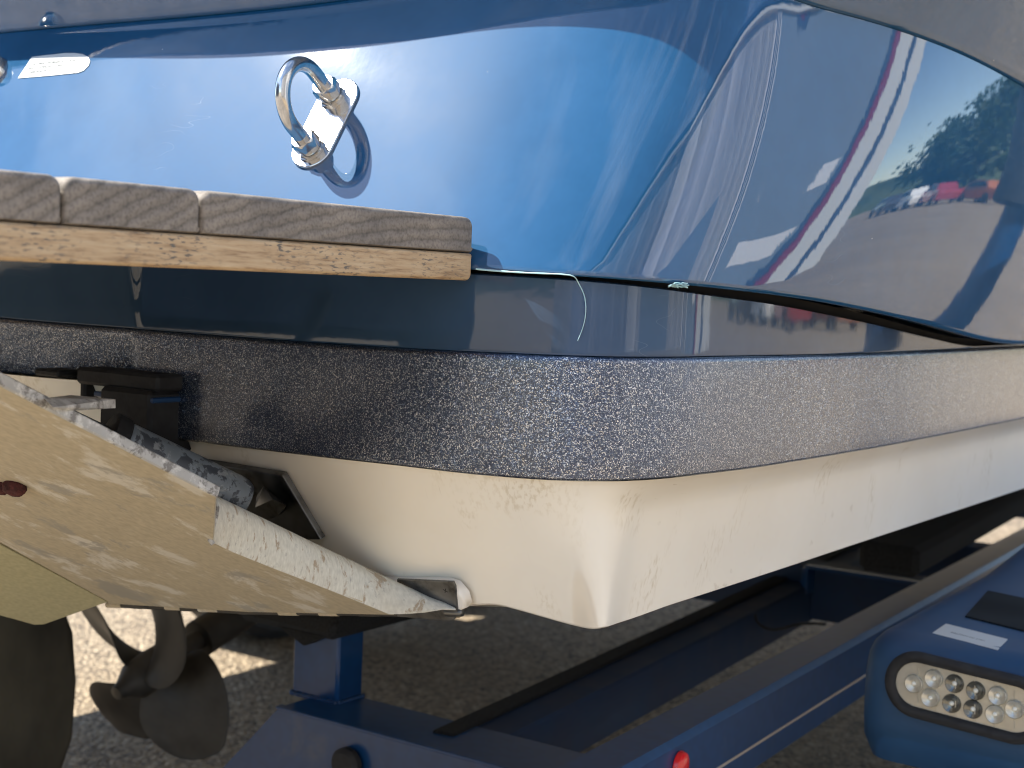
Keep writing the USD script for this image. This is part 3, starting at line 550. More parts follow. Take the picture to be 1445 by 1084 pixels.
# port part, bent down a little
b0w, b1w = pw(pl(-150, 688)), pw(pl(152, 849.5))
bax = (b1w - b0w) / np.linalg.norm(b1w - b0w)
inpl = np.cross(bax, TPN); inpl *= np.sign(inpl @ HD)
th = math.radians(16); bn = TPN * math.cos(th) + inpl * math.sin(th); bn2 = TPN * math.cos(th) - inpl * math.sin(th)
bn = bn2
def bp(px, py): d = ray(px, py); t = (bn @ b0w - bn @ EYE) / (bn @ d); return EYE + t * d
BM = frame(b0w, bax, z=bn); Bi = np.linalg.inv(BM)
bo = [(Bi @ np.r_[bp(*p), 1])[:2] for p in ((-150, 689), (152, 849.8), (100, 868), (62, 881.5), (48, 882), (20, 874), (-150, 830))]
obj('bent_tip', prism(Polygon(bo), w_, frame(b0w - bn * w_, bax, z=bn), .0008), M['olive'], plate, smooth=30, label='olive tan bent tip of the trim plate')
# hinge: stainless leaf, knuckles along the hinge line
blk = [on_transom(*p) for p in ((545, 812), (640, 811.5), (655, 815), (667, 829), (671.5, 845), (652, 854), (545, 862))]
TM = frame(blk[0], np.array([1., 0, 0]), z=TN); Ti = np.linalg.inv(TM)
t2 = lambda p: tuple((Ti @ np.r_[p, 1])[:2])
hb = obj('hinge_block', prism(Polygon([t2(p) for p in blk]), .010, TM, .003), M['cleanwhite'], boat, smooth=40, label='white raised pad behind the trim plate hinge')
leaf = [on_transom(*p, .0105) for p in ((562, 816), (645, 815.5), (648, 822), (651, 862), (646, 869.5), (640, 872), (562, 869))]
hg = obj('hinge_leaf', prism(Polygon([tuple((np.linalg.inv(frame(leaf[0], (1, 0, 0), z=TN)) @ np.r_[p, 1])[:2]) for p in leaf]), .0022, frame(leaf[0], (1, 0, 0), z=TN), .0007), M['dsteel'], boat, smooth=30, label='dark stainless hinge leaf screwed to the white pad')
def screw(p, nrm_, r, parent, m=None, name='screw'):
    Mx = frame(p, np.cross(nrm_, [.3, .2, .9]), z=nrm_); head = lathe([(0, r * .55), (r * .45, r * .5), (r * .8, r * .3), (r, 0)], Mx, 20)
    s_ = obj(name, head, m or M['steel'], parent, smooth=True)
    sl = cat_([cbox(r * 1.0, r * .2, r * .06, .0001, Mx @ trimesh.transformations.translation_matrix((0, 0, r * .545))), cbox(r * .2, r * 1.0, r * .062, .0001, Mx @ trimesh.transformations.translation_matrix((0, 0, r * .546)))])
    obj('cross_slot', sl, M['black'], s_, smooth=False)
screw(on_transom(631, 831, .0128), TN, .0052, hg); 
obj('hinge_pin', tube([on_transom(652, 863.5, .013), on_transom(630, 864, .013)], .0042, 12), M['dsteel'], hg, smooth=True)
for px in (152, 190, 235, 282, 338, 395, 452, 508, 566, 622):
    py = np.interp(px, (150, 250, 350, 640), (853, 857, 863, 866)); a, b_ = on_transom(px, py, .008), on_transom(px + (26 if px > 250 else 20), py + .4, .008)
    obj('hinge_knuckle', tube([a, b_], .0036, 12), M['tan'] if (px // 40) % 2 else M['bronze'], hg, smooth=True)
obj('hinge_rod', tube([on_transom(152, 853, .008), on_transom(350, 863, .008), on_transom(640, 866.5, .009)], .0030, 10), M['bronze'], hg, smooth=True)
# two dark red lumps stuck on the plate
for k, (px, py, r) in enumerate(((22, 684, .0098), (2, 684, .0080))):
    m = trimesh.creation.icosphere(3, 1.0); v = np.array(m.vertices); v = np.sign(v) * np.abs(v) ** .75; v *= (.8 + .4 * meshkit.fbm(v * 2.1, 3, 5 + k))[:, None]; v *= (r, r * .85, r * .7)
    m.vertices = v; m.apply_transform(frame(pw(pl(px, py), r * .25), HD, z=TPN)); obj('lump', m, M['lump'], plate, smooth=True, label=('larger dark red lump' if k == 0 else 'smaller dark red lump at the frame edge'))
# actuator
mp = [on_transom(*p) for p in ((283, 646), (409, 662), (464, 752), (440, 753), (330, 745), (300, 690))]
MM = frame(mp[0], (1, 0, 0), z=TN); Mi = np.linalg.inv(MM)
mpl = obj('actuator_mount', prism(Polygon([tuple((Mi @ np.r_[p, 1])[:2]) for p in mp]), .007, MM, .002), M['dsteel'], boat, smooth=30, label='dark steel mounting plate with screws on the white transom')
for px, py in ((397, 679.5), (440, 746.5), (303, 663)): screw(on_transom(px, py, .0075), TN, .0052, mpl)
kn = trimesh.convex.convex_hull(np.array([on_transom(*p, o_) for p, o_ in (((362, 700), .008), ((372, 686), .02), ((404, 713), .02), ((400, 722), .008), ((393, 728), .024), ((375, 735), .02), ((360, 716), .022), ((385, 705), .030))]))
obj('pivot_block', kn, M['dsteel'], mpl, smooth=20)
c1 = on_transom(346, 708, .030); c0 = at(172, 626, (c1 - EYE) @ FW - .055); cd = (c1 - c0) / np.linalg.norm(c1 - c0)
cyl = obj('actuator', cat_([tube([c0, c0 + cd * .003, c1 - cd * .014, c1 - cd * .006, c1 - cd * .001, c1], [.0185, .0200, .0200, .0192, .0165, .010], 32)]), M['tubegrey'], boat, smooth=40, label='grey speckled hydraulic cylinder behind the trim plate')
obj('collar', tube([c0 - cd * .016, c0 - cd * .014, c0 - cd * .002, c0], [.020, .0228, .0228, .021], 32), M['black'], cyl, smooth=40)
obj('rod', tube([c0 - cd * .30, c0 - cd * .01], .0085, 20), M['tubedark'], cyl, smooth=True)
# bright metal arm above the plate
a0, a1 = at(62, 571, .98), at(164, 569, 1.06)
arm = trimesh.convex.convex_hull(np.array([at(100, 557.5, 1.06), at(163, 563.5, 1.06), at(163, 576, 1.06), at(100, 580, 1.0), at(62, 562, .98), at(75, 575, .97), at(100, 557.5, 1.075), at(163, 563.5, 1.075), at(163, 576, 1.075)]))
obj('plate_lug', arm, M['galvedge'], plate, smooth=20, label='flat metal lug behind the plate with a bright upper edge')

# ------------------------------------------------------------------ propeller, shaft, rudder
hub = on(215, 945, (1, 0, 0), XC); sd = np.array([0, .95, .31]); sd /= np.linalg.norm(sd)
HM = frame(hub, np.cross([0, 0, 1.], sd), z=sd)
prop = obj('propeller', lathe([(0, -.075), (.010, -.072), (.014, -.06), (.020, -.050), (.029, -.035), (.031, 0), (.029, .035), (.024, .045), (0, .046)], HM, 40), M['bronze'], boat, smooth=40, label='dark bronze four bladed propeller')
PSGN = -1
def blade(ang):
    rows_ = []; nr, nc = 16, 15
    for i in range(nr):
        r = .026 + (.163 - .026) * i / (nr - 1); f_ = i / (nr - 1)
        ch = .045 + .085 * math.sin(math.pi * min(1, f_ * 1.12) ** 1.1) ** .8 if f_ < .9 else (.045 + .085 * math.sin(math.pi * min(1, f_ * 1.12) ** 1.1) ** .8)
        ch = (.055 + .115 * math.sin(math.pi * (.08 + .80 * f_))) * (1 if f_ < .72 else math.sqrt(max(0, 1 - ((f_ - .72) / .285) ** 2)))
        pit = math.atan2(.33 / (2 * math.pi), r); sk = .028 * f_ ** 2
        L_ = []
        for j in range(nc):
            c = (j / (nc - 1) - .5) * ch + sk; tang = c * math.cos(pit); axl = PSGN * c * math.sin(pit); a = ang + tang / r
            L_.append((r * math.cos(a), r * math.sin(a), axl))
        rows_.append(np.array(L_))
    a_ = grid(rows_); v = np.array(a_.vertices); nv = np.array(a_.vertex_normals)
    jj = np.tile(np.linspace(-1, 1, nc), nr); rr = np.repeat(np.linspace(1, .45, nr), nc); th_ = (.0042 * np.sqrt(np.clip(1 - jj ** 2, 0, 1)) * rr + .0005)[:, None]
    up_, dn = v + nv * th_, v - nv * th_; nv_ = len(v); f_ = np.array(a_.faces)
    rim = [i for i in range(nc)] + [i * nc + nc - 1 for i in range(1, nr)] + [(nr - 1) * nc + j for j in range(nc - 2, -1, -1)] + [i * nc for i in range(nr - 2, 0, -1)]
    R_ = []
    for a, b_ in zip(rim, rim[1:] + rim[:1]): R_ += [(a, a + nv_, b_), (b_, a + nv_, b_ + nv_)]
    m = trimesh.Trimesh(np.vstack([up_, dn]), np.vstack([f_, f_[:, ::-1] + nv_, R_]), process=False); m.apply_transform(HM); return m
PROP0 = math.radians(30)
for k in range(4): obj('blade', blade(PROP0 + k * math.pi / 2), M['bronze'], prop, smooth=50)
shaft = obj('propeller_shaft', tube([hub + sd * .04, hub + sd * 1.6], .0155, 20), M['bronze'], boat, smooth=True, label='propeller shaft running up under the hull')
obj('bearing', tube([hub + sd * .095, hub + sd * .097, hub + sd * .34, hub + sd * .342], [.026, .030, .030, .026], 28), M['bronze'], shaft, smooth=40)
s0 = hub + sd * .22; obj('strut', prism(LineString([(-.06, 0), (.06, 0)]).buffer(.007), .34, frame(s0, sd, z=(0, 0, 1)), 0), M['bronze'], shaft)
ry = [(.205, .60), (.30, .60), (.312, .506), (.322, .484), (.330, .411), (.325, .33), (.306, .285), (.27, .235), (.14, .225), (.06, .235), (.02, .40), (.02, .56)]
rp = Polygon(ry).buffer(.004).buffer(-.004); rud = prism(rp, .026, np.array([[0, 0, 1, XC - .013], [1, 0, 0, 0], [0, 1, 0, 0], [0, 0, 0, 1.]]), .009)
rd = obj('rudder', rud, M['rudder'], boat, smooth=45, label='dark metal rudder blade behind the propeller')
obj('rudder_post', tube([(XC, .2, .58), (XC, .2, .72)], .02, 16), M['bronze'], rd, smooth=True)

# ------------------------------------------------------------------ threads caught in the seam
def on_hull(px, py, i_off=.004):
    best_ = None
    for dpt in np.linspace(1.05, 1.5, 226):
        p = at(px, py, dpt); i = np.argmin(np.hypot(B[:, 0] - p[0], B[:, 1] - p[1])); sdist = (p[:2] - B[i]) @ N[i]
        if sdist < i_off: return p
    return at(px, py, 1.2)
tp = [(672, 379.6), (720, 383.8), (770, 386.2), (797, 387.6), (808, 389.5), (816, 399), (823, 413), (826.5, 431), (825, 452), (820, 469), (815, 481)]
tw = np.array([on_hull(px, py, .0085 if k < 5 else .002) for k, (px, py) in enumerate(tp)])
tc, _ = splprep(tw.T, s=0, k=3); tw = np.array(splev(np.linspace(0, 1, 60), tc)).T
obj('thread', tube(tw, np.linspace(.0008, .0003, 60), 8), M['thread'], None, smooth=True, label='thin pale blue thread hanging from the seam right of the teak platform', cat='thread')
rnd = random.Random(4); tuft = []
for k in range(26):
    x0 = rnd.uniform(942, 962); x1 = x0 + rnd.uniform(5, 14); y0 = 404 + (x0 - 952) * .02 + rnd.uniform(-1.5, 2); y1 = y0 + rnd.uniform(-4, 1.5)
    tuft.append(tube(np.array([on_hull(x0, y0, .016), on_hull((x0 + x1) / 2, (y0 + y1) / 2 - rnd.uniform(0, 2.5), .019 + rnd.uniform(0, .004)), on_hull(min(x1, 972), y1, .017)]), .0004, 5))
obj('thread_tuft', cat_(tuft), M['thread'], None, smooth=True, label='frayed pale blue tuft of thread caught in the dark seam', cat='thread')

# ------------------------------------------------------------------ trailer
tr = thing('boat_trailer', 'dark blue steel boat trailer with molded fender and clear oval tail light', 'trailer')
bl = np.array([-.052, 1., 0]); bl /= np.linalg.norm(bl)
def beamx(y): return -.175 - .052 * y + .033
yb0, yb1 = -.35, 5.2
mb = obj('main_beam', cbox(np.hypot(.052, 1) * (yb1 - yb0), .066, .10, .007, frame(((beamx(yb0) + beamx(yb1)) / 2, (yb0 + yb1) / 2, .45), bl, z=(0, 0, 1))), M['navy'], tr, smooth=40)
obj('pinstripe', cbox(2.9, .0008, .0035, .0002, frame((beamx(1.2) + .0335, 1.2, .437), bl, z=(0, 0, 1))), M['pin'], mb)
rx = on(958, 1080, (1, .052, 0), beamx(.4) + .034 + .052 * .4)
obj('reflector', lathe([(0, .009), (.009, .0085), (.015, .006), (.0165, .002), (.0165, 0)], frame(rx, bl, z=(.998, .052, 0)), 32), M['red'], mb, smooth=40, label='round red reflector')
cx0, cx1 = -.656, -.15
xm = obj('cross_member', prism(Polygon([(-.80, .30), (-.656, .45), (-.15, .45), (-.15, .30)]), .105, np.array([[1, 0, 0, 0], [0, 0, 1, .335], [0, 1, 0, 0], [0, 0, 0, 1.]]) , 0), M['navy'], tr)
obj('cover_plate', cbox(.52, .012, .004, .001, frame((-.40, .338, .4495), (1, -.0, 0), z=(0, 0, 1))), M['navy'], xm)
pg = on(492, 1078, (0, 1, 0), .33); obj('rubber_plug', lathe([(0, .014), (.016, .013), (.021, .008), (.021, 0)], frame(pg, (1, 0, 0), z=(0, -1, 0)), 32), M['black'], xm, smooth=40)
obj('bunk_post', bxx(-.692, -.612, .395, .447, .445, .60, .004), M['navy'], tr, smooth=40)
obj('bunk_pad', cat_([bxx(-.775, -.60, .37, .62, .537, .572, .010), trimesh.convex.convex_hull(np.array([(-.70, .375, .540), (-.62, .375, .540), (-.655, .376, .522), (-.70, .45, .540), (-.62, .45, .54), (-.655, .45, .522)]))]), M['carpet'], tr, smooth=40)
bm = np.array([-.085, .9, 0]); bm /= np.linalg.norm(bm)
bbm = obj('bunk_beam', cbox(1.9, .085, .075, .004, frame((-.415 - .085 * .85 / .9 * 1.05 + .0, .40 + .93, .41), bm, z=(0, 0, 1))), M['navymatte'], tr, smooth=40)
obj('bunk_carpet', cbox(1.9, .030, .006, .002, frame((-.415 - .085 * .85 / .9 * 1.05 - .022, .40 + .93, .4505), bm, z=(0, 0, 1))), M['carpet'], bbm)
obj('bunk_beam', cbox(1.9, .085, .075, .004, frame((-1.62, .40 + .93, .41), (.085, .9, 0), z=(0, 0, 1))), M['navymatte'], tr, smooth=40)
for yy, x0, x1, z0, z1 in ((1.62, -1.3, -.22, .38, .482), (2.3, -1.9, -.25, .34, .45), (3.2, -1.7, -.3, .40, .50)):
    obj('rear_cross_member' if yy < 2 else 'axle_beam', bxx(x0, x1, yy, yy + .08, z0, z1, .004), M['navymatte'], tr, smooth=40)
p1 = q(1140, 800, 1.6); obj('bracket', cat_([bxx(p1[0] - .006, p1[0] + .006, 1.585, 1.62, p1[2] - .05, p1[2] + .001, .001), bxx(p1[0], -.21, 1.585, 1.60, p1[2] - .001, p1[2] + .006, .001)]), M['navy'], tr)
obj('side_bunk', cbox(2.6, .10, .05, .01, frame((-.30, 2.6, .60), (-.06, 1, .02), z=(0, 0, 1))), M['carpet'], tr)
wr = [at(x_, y_, 2.55) for x_, y_ in ((1066, 866), (1070, 879), (1082, 887), (1100, 888), (1118, 883), (1140, 880), (1165, 881))]
tcw, _ = splprep(np.array(wr).T, s=0, k=3); obj('wire', tube(np.array(splev(np.linspace(0, 1, 40), tcw)).T, .0025, 8), M['black'], tr, smooth=True)
def weld(p, q, r=.0035, n=26):
    p, q = np.array(p, float), np.array(q, float); ts = np.linspace(0, 1, n); return tube(p + (q - p) * ts[:, None], r * (1 + .18 * np.sin(ts * n * 1.7)), 8)
for p_, q_ in (((-.692, .3945, .4505), (-.612, .3945, .4505)), ((-.611, .396, .4505), (-.611, .446, .4505)), ((-.22, .335, .4505), (-.22, .44, .4505))): obj('weld_bead', weld(p_, q_), M['navy'], tr, smooth=True)
# fender with step
zf = .622
fl_a, fl_b = on(1243, 884, (0, 0, 1), zf), on(1445, 758, (0, 0, 1), zf)
fx = fl_a[0] - .002
yfac = .552
prof = [(yfac + .035, .475), (yfac + .006, .505), (yfac + .001, .53), (yfac, .56), (yfac + .001, .59), (yfac + .008, .609), (yfac + .024, .6195), (yfac + .05, .6235), (1.0, .634), (1.25, .66), (1.5, .70), (2.4, .70), (2.6, .62), (2.6, .50), (2.55, .50), (2.4, .60), (1.55, .60), (1.2, .475)]
fm = prism(Polygon(prof), .34, np.array([[0, 0, 1, 0], [1, 0, 0, 0], [0, 1, 0, 0], [0, 0, 0, 1.]]), 0)
def fender_mesh():
    ncol = 26; us = np.r_[0, .002, .006, .013, .022, .034, np.linspace(.05, .34, ncol - 6)]; pr = np.array(prof); c_ = np.array([1.1, .56]); rows_ = []
    for u in us:
        ins = .030 * (1 - math.sqrt(max(0, 1 - (1 - min(u / .034, 1)) ** 2))); r = pr.copy(); r[:, 0] += np.where(pr[:, 0] < .7, ins, 0); r[:, 1] -= np.where(pr[:, 1] > .58, ins * .5, 0)
        rows_.append(np.column_stack([np.full(len(r), fx + u), r]))
    rows_ = [np.vstack([r, r[:1]]) for r in rows_]
    sd_ = trimesh.creation.triangulate_polygon(Polygon(rows_[0][:-1, 1:]), engine='earcut'); cap0 = trimesh.Trimesh(np.column_stack([np.full(len(sd_[0]), fx), sd_[0]]), sd_[1], process=False)
    sd1 = trimesh.creation.triangulate_polygon(Polygon(rows_[-1][:-1, 1:]), engine='earcut'); cap1 = trimesh.Trimesh(np.column_stack([np.full(len(sd1[0]), fx + us[-1]), sd1[0]]), sd1[1], process=False)
    return cat_([grid(rows_), cap0, cap1])
fen = obj('fender', fender_mesh(), M['navyp'], tr, smooth=50, label='blue molded fender step')
la, lb = on(1291, 964, (0, 1, 0), yfac), on(1409, 981, (0, 1, 0), yfac)
lc = on(1362, 983, (0, 1, 0), yfac - .001); lx = on(1433, 1000, (0, 1, 0), yfac) - on(1291, 964, (0, 1, 0), yfac); LN = np.array([0, -1., 0])
LM = frame(lc, lx, z=LN); HL, RLn = .0520, .0265
tl_ = thing('tail_light', None, None, parent=tr); tag(tl_, 'clear oval tail light with ten round lamps in a black rubber ring')
ringp = stadium(HL, RLn + .0095).difference(stadium(HL, RLn - .001))
ring = []
for k in range(96):
    pass
st_o = np.array(stadium(HL, RLn + .0045, 24).exterior.coords)[:-1]
path = np.column_stack([st_o, np.full(len(st_o), .002)]); path = np.vstack([path, path[:2]]); path = (LM[:3, :3] @ path.T).T + LM[:3, 3]
obj('bezel', tube(path, .0062, 14, cap=False), M['black'], tl_, smooth=True)
obj('lamp_bowl', prism(stadium(HL, RLn, 16), .0022, LM @ trimesh.transformations.translation_matrix((0, 0, -.001)), .0008), M['lens'], tl_, smooth=40)
Li = np.linalg.inv(LM)
leds = ((1291, 964, 0), (1319, 957, 0), (1348, 964, 1), (1378, 974, 1), (1409, 981, 0), (1433, 1000, 0), (1314, 984, 0), (1344, 992, 1), (1374, 1000, 1), (1405, 1007, 0))
for px, py, dk in leds:
    p = (Li @ np.r_[on(px, py, (0, 1, 0), yfac), 1])[:3]; T_ = LM @ trimesh.transformations.translation_matrix((p[0], p[1], .0012))
    c = obj('lamp', lathe([(.0030, .0006), (.0055, .0008), (.0082, .0030), (.0092, .0034), (.0100, .0026), (.0104, 0)], T_, 28), M['leddark'] if dk else M['ledcup'], tl_, smooth=40)
    obj('bead', lathe([(0, .0036), (.0014, .0033), (.0022, .0024), (.0027, .0006)], T_, 20), M['bead'], c, smooth=True)
for k, u_ in enumerate((-.052, -.031, -.010, .011, .032, .053)):
    obj('cell_rib', cbox(.0012, .049 if 0 < k < 5 else .040, .0016, .0003, LM @ trimesh.transformations.translation_matrix((u_, 0, .0014)) @ trimesh.transformations.rotation_matrix(.12, (0, 0, 1))), M['lens'], tl_, smooth=False)
# fender decal and tread pad
zt_ = lambda y: np.interp(y, [p[0] for p in prof[6:11]], [p[1] for p in prof[6:11]])
def on_step(px, py, out=.0008):
    p = on(px, py, (0, 0, 1), .63)
    for _ in range(8): p = on(px, py, (0, 0, 1), zt_(p[1]) + out)
    return p
c4 = np.array([on_step(*p) for p in ((1316, 893), (1335, 880), (1422, 902), (1408, 917))])
dc = obj('decal', trimesh.convex.convex_hull(np.vstack([c4, c4 - (0, 0, .0006)])), M['decal'], fen, smooth=False, label='small pale rectangular decal with faint print')
dmid = (c4[0] + c4[1]) / 2; dxv = c4[3] - c4[0]; DM = frame(c4[0] * .65 + c4[1] * .35 + Z * .0003 + dxv * .2, dxv, z=np.cross(dxv, c4[1] - c4[0]))
tm = meshkit.text_mesh('CAUTION NO STEP', .0034, .0002); tm.apply_transform(DM); obj('lettering', tm, M['print'], dc, smooth=False)
c4 = np.array([on_step(*p, .002) for p in ((1362, 869), (1394, 833), (1560, 868), (1560, 918))]); 
obj('tread_pad', trimesh.convex.convex_hull(np.vstack([c4, c4 - (0, 0, .003)])), M['mesh'], fen, smooth=False, label='black rubber tread pad')
# wheel under the fender and the guide post
wh = obj('tyre', lathe([(.19, -.09), (.31, -.095), (.335, -.075), (.335, .075), (.31, .095), (.19, .09)], frame((.12, 1.95, .335), (0, 1, 0), z=(1, 0, 0)), 48), M['black'], tr, smooth=40)
obj('rim', lathe([(0, .05), (.06, .05), (.10, .02), (.17, .03), (.19, .07), (.192, 0), (0, 0)], frame((.12, 1.95, .335), (0, 1, 0), z=(1, 0, 0)), 32), M['steel'], wh, smooth=40)
wp = obj('tyre', lathe([(.19, -.09), (.31, -.095), (.335, -.075), (.335, .075), (.31, .095), (.19, .09)], frame((2 * XC - .12, 1.95, .335), (0, 1, 0), z=(-1, 0, 0)), 48), M['black'], tr, smooth=40)
obj('rim', lathe([(0, .05), (.06, .05), (.10, .02), (.17, .03), (.19, .07), (.192, 0), (0, 0)], frame((2 * XC - .12, 1.95, .335), (0, 1, 0), z=(-1, 0, 0)), 32), M['steel'], wp, smooth=40)
pf_ = mirror(fender_mesh()); v_ = np.array(pf_.vertices); v_[:, 1] = .55 + (v_[:, 1] - .55) * 1.75; pf_.vertices = v_; pf_.apply_translation((.16, 0, .0))
wp2 = obj('tyre', lathe([(.19, -.09), (.31, -.095), (.335, -.075), (.335, .075), (.31, .095), (.19, .09)], frame((2 * XC - .12, 2.72, .335), (0, 1, 0), z=(-1, 0, 0)), 48), M['black'], tr, smooth=40)
obj('fender', pf_, M['navyp'], tr, smooth=50, label='port blue molded fender step')
GX, GY = .42, 1.50
gp = obj('guide_post', tube([(GX, GY, .44), (GX, GY, 1.62)], .034, 20), M['navy'], tr, smooth=True)
obj('post_foot', bxx(-.2, GX + .05, GY - .03, GY + .03, .40, .445, .004), M['navy'], gp)
obj('post_pad', tube([(GX, GY, 1.09), (GX, GY, 1.10), (GX, GY, 1.64), (GX, GY, 1.645)], [.06, .07, .07, .06], 24), M['black'], gp, smooth=40)

# ------------------------------------------------------------------ surroundings mirrored in the paint (behind and beside the camera)
M['siding'] = mat('grey_siding', {'c': ('texture_coordinate', {}), 'n': ('noise_texture', {'scale': .6, 'detail': 6}), 'r': ('rgb_ramp', {'ramp': [(.3, (.80, .80, .82)), (.7, (.86, .86, .88))]}), 'p': ('principled_bsdf', {'roughness': .5})},
    [('c.object', 'n.vector'), ('n.fac', 'r.fac'), ('r.color', 'p.base_color')])
M['trimdark'] = plain('dark_blue_trim', (.05, .07, .13), .4)
M['trimwhite'] = plain('white_trim', (.72, .72, .70), .5)
M['doorgrey'] = plain('blue_grey_door', (.22, .27, .34), .45)
M['redtrim'] = plain('dark_red_trim', (.26, .02, .045), .45)
M['plinth'] = mottled('concrete', (.26, .25, .23), (.38, .36, .33), 4, .9)
M['bark'] = mottled('bark', (.06, .045, .03), (.12, .09, .06), 12, .9)
M['leafa'] = mat('leaves', {'o': ('geometry', {}), 'r': ('rgb_ramp', {'ramp': [(0, (.022, .05, .014)), (1, (.06, .11, .03))]}), 'd': ('principled_bsdf', {'roughness': .6}), 't': ('translucent_bsdf', {'color': (.08, .14, .03)}), 'm': ('mix_closure', {'fac': .3})},
    [('o.random_per_island', 'r.fac'), ('r.color', 'd.base_color'), ('d.BSDF', 'm.closure1'), ('t.BSDF', 'm.closure2')], surface='m.closure')
M['hill'] = mottled('far_wooded_hill', (.025, .045, .02), (.07, .09, .035), .12, .9)
M['glass'] = plain('dark_glass', (.01, .012, .015), .05)
M['asphalt'] = mottled('asphalt', (.05, .05, .05), (.08, .078, .075), 3, .9)
# long grey shed along the starboard side of the boat
shed = thing('metal_shed', 'long grey metal shed with roller doors and one dark red corner trim beside the lot', 'shed')
WH, WA, WB, WC = 6.9, np.array([2.2, -6.4]), np.array([6.0, -1.0]), np.array([8.24, 11.2])
def wall_frame(p, q): d = (q - p) / np.linalg.norm(q - p); return np.array([[d[0], -d[1], 0, p[0]], [d[1], d[0], 0, p[1]], [0, 0, 1, 0], [0, 0, 0, 1.]]), np.linalg.norm(q - p)
W1, L1 = wall_frame(WB, WC); W0, L0 = wall_frame(WA, WB)                   # x along the wall, +y towards the boat
def wbox(s0, s1, z0, z1, out, b=.01, F_=None, back=.01): m = bxx(s0, s1, -back, out, z0, z1, b); m.apply_transform(W1 if F_ is None else F_); return m
def ribbed(s0, s1, z0, z1, F_):
    xs, ys = [], []
    for x in np.arange(s0, s1 - .3, .90):
        for dx, dy in ((0, 0), (.82, 0), (.825, -.006), (.835, -.006), (.84, 0)): xs.append(x + dx); ys.append(dy)
    xs, ys = np.array(xs), np.array(ys); m = grid([np.column_stack([xs, ys, np.full(len(xs), z0)]), np.column_stack([xs, ys, np.full(len(xs), z1)])]); m.apply_transform(F_); return m
body = Polygon([tuple(WA), tuple(WB), tuple(WC), (18, 11), (18, -12), (7, -12)])
obj('wall', cat_([ribbed(0, L0, .4, WH, W0), ribbed(0, 7.2, .4, WH, W1), prism(body, WH, None)]), M['siding'], shed, smooth=False)
obj('roof', prism(body.buffer(.15, join_style=2), .12, trimesh.transformations.translation_matrix((0, 0, WH))), M['trimdark'], shed, smooth=False)
obj('gutter', cat_([wbox(-.05, L0 + .05, WH - .16, WH - .02, .12, F_=W0), wbox(-.02, L1, WH - .16, WH - .02, .12)]), M['trimwhite'], shed, smooth=False)
obj('roller_door', cat_([wbox(1.2, 4.4, z, z + .155, .045, .006) for z in np.arange(.4, 3.2, .16)]), M['doorgrey'], shed, smooth=False)
for k, x in enumerate((7.30, 7.52, 7.76)):
    obj('downpipe', wbox(x, x + .12, 0, WH - .18, .10, .03), M['trimdark'], shed, smooth=False); obj('pilaster', wbox(x + .13, x + .20, 0, WH - .18, .08), M['trimwhite'], shed, smooth=False)
dr_ = obj('tall_door', wbox(8.1, 9.88, 0, WH - .2, .05), M['doorgrey'], shed, smooth=False, label='tall blue grey sliding door')
for z in (.9, 2.2): obj('door_window', wbox(9.2, 9.72, z, z + .5, .056, .002), M['siding'], dr_, smooth=False)
obj('dark_trim', wbox(9.9, 10.05, 0, WH - .2, .08), M['trimdark'], shed, smooth=False)
obj('red_trim', wbox(10.07, 10.28, 0, WH - .2, .12), M['redtrim'], shed, smooth=False)
obj('end_panel', wbox(10.32, 11.2, 0, WH - .2, .06), M['trimwhite'], shed, smooth=False); obj('dark_trim', wbox(11.22, 11.45, 0, WH - .2, .09), M['trimdark'], shed, smooth=False)
obj('end_panel', wbox(11.47, 12.35, 0, WH - .2, .06), M['trimwhite'], shed, smooth=False)
obj('plinth', cat_([wbox(0, L0, 0, .40, .06, F_=W0), wbox(0, 8.1, 0, .40, .06)]), M['plinth'], shed, smooth=False)
# trees
def make_tree(name, label, loc, h, r, seed, nleaf=2600, n_cl=26):
    rnd_ = np.random.default_rng(seed); t_ = thing(name, label, 'tree', group=None, loc=loc)
    tr_ = [tube([(0, 0, 0), (.05 * r, .03 * r, h * .3), (.02 * r, -.04 * r, h * .75)], [.05 * h * .6, .03 * h * .6, .008 * h], 10)]
    C_ = []
    for k in range(n_cl):
        a = rnd_.uniform(0, 6.283); zz = rnd_.uniform(.28, .97); rr = r * math.sqrt(max(.05, 1 - ((zz - .5) / .55) ** 2)) * rnd_.uniform(.2, .9); c = np.array([rr * math.cos(a), rr * math.sin(a), zz * h]); C_.append(c)
        tr_.append(tube([(0, 0, h * max(.2, zz * .7)), c * (.5, .5, .95), c], [.012 * h, .007 * h, .003 * h], 6))
    obj('trunk', cat_(tr_), M['bark'], t_, smooth=True)
    c = np.array(C_)[rnd_.integers(0, n_cl, nleaf)] + rnd_.normal(0, 1, (nleaf, 3)) * np.array([.2, .2, .13]) * r * 1.1
    s_ = rnd_.uniform(.05, .1, nleaf)[:, None] * r; u = rnd_.normal(size=(nleaf, 3)); u /= np.linalg.norm(u, axis=1)[:, None]; w = np.cross(u, rnd_.normal(size=(nleaf, 3))); w /= np.linalg.norm(w, axis=1)[:, None]
    V = np.stack([c - u * s_, c + w * s_ * .6, c + u * s_, c - w * s_ * .6], 1).reshape(-1, 3); i = np.arange(nleaf)[:, None] * 4
    obj('crown', trimesh.Trimesh(V, np.vstack([i + [0, 1, 2], i + [0, 2, 3]]), process=False), M['leafa'], t_, smooth=False); return t_
make_tree('broadleaf_tree', 'tall dark green tree beyond the parked cars, farthest right of its row', (21.5, 54, 0), 11.5, 5.2, 3)
make_tree('broadleaf_tree', 'bushy green tree beyond the parked cars beside the tallest tree', (26.0, 56, 0), 9.5, 5.0, 4)
make_tree('broadleaf_tree', 'lower spreading green tree nearest the shed corner', (31.5, 59, 0), 7.0, 5.5, 5)
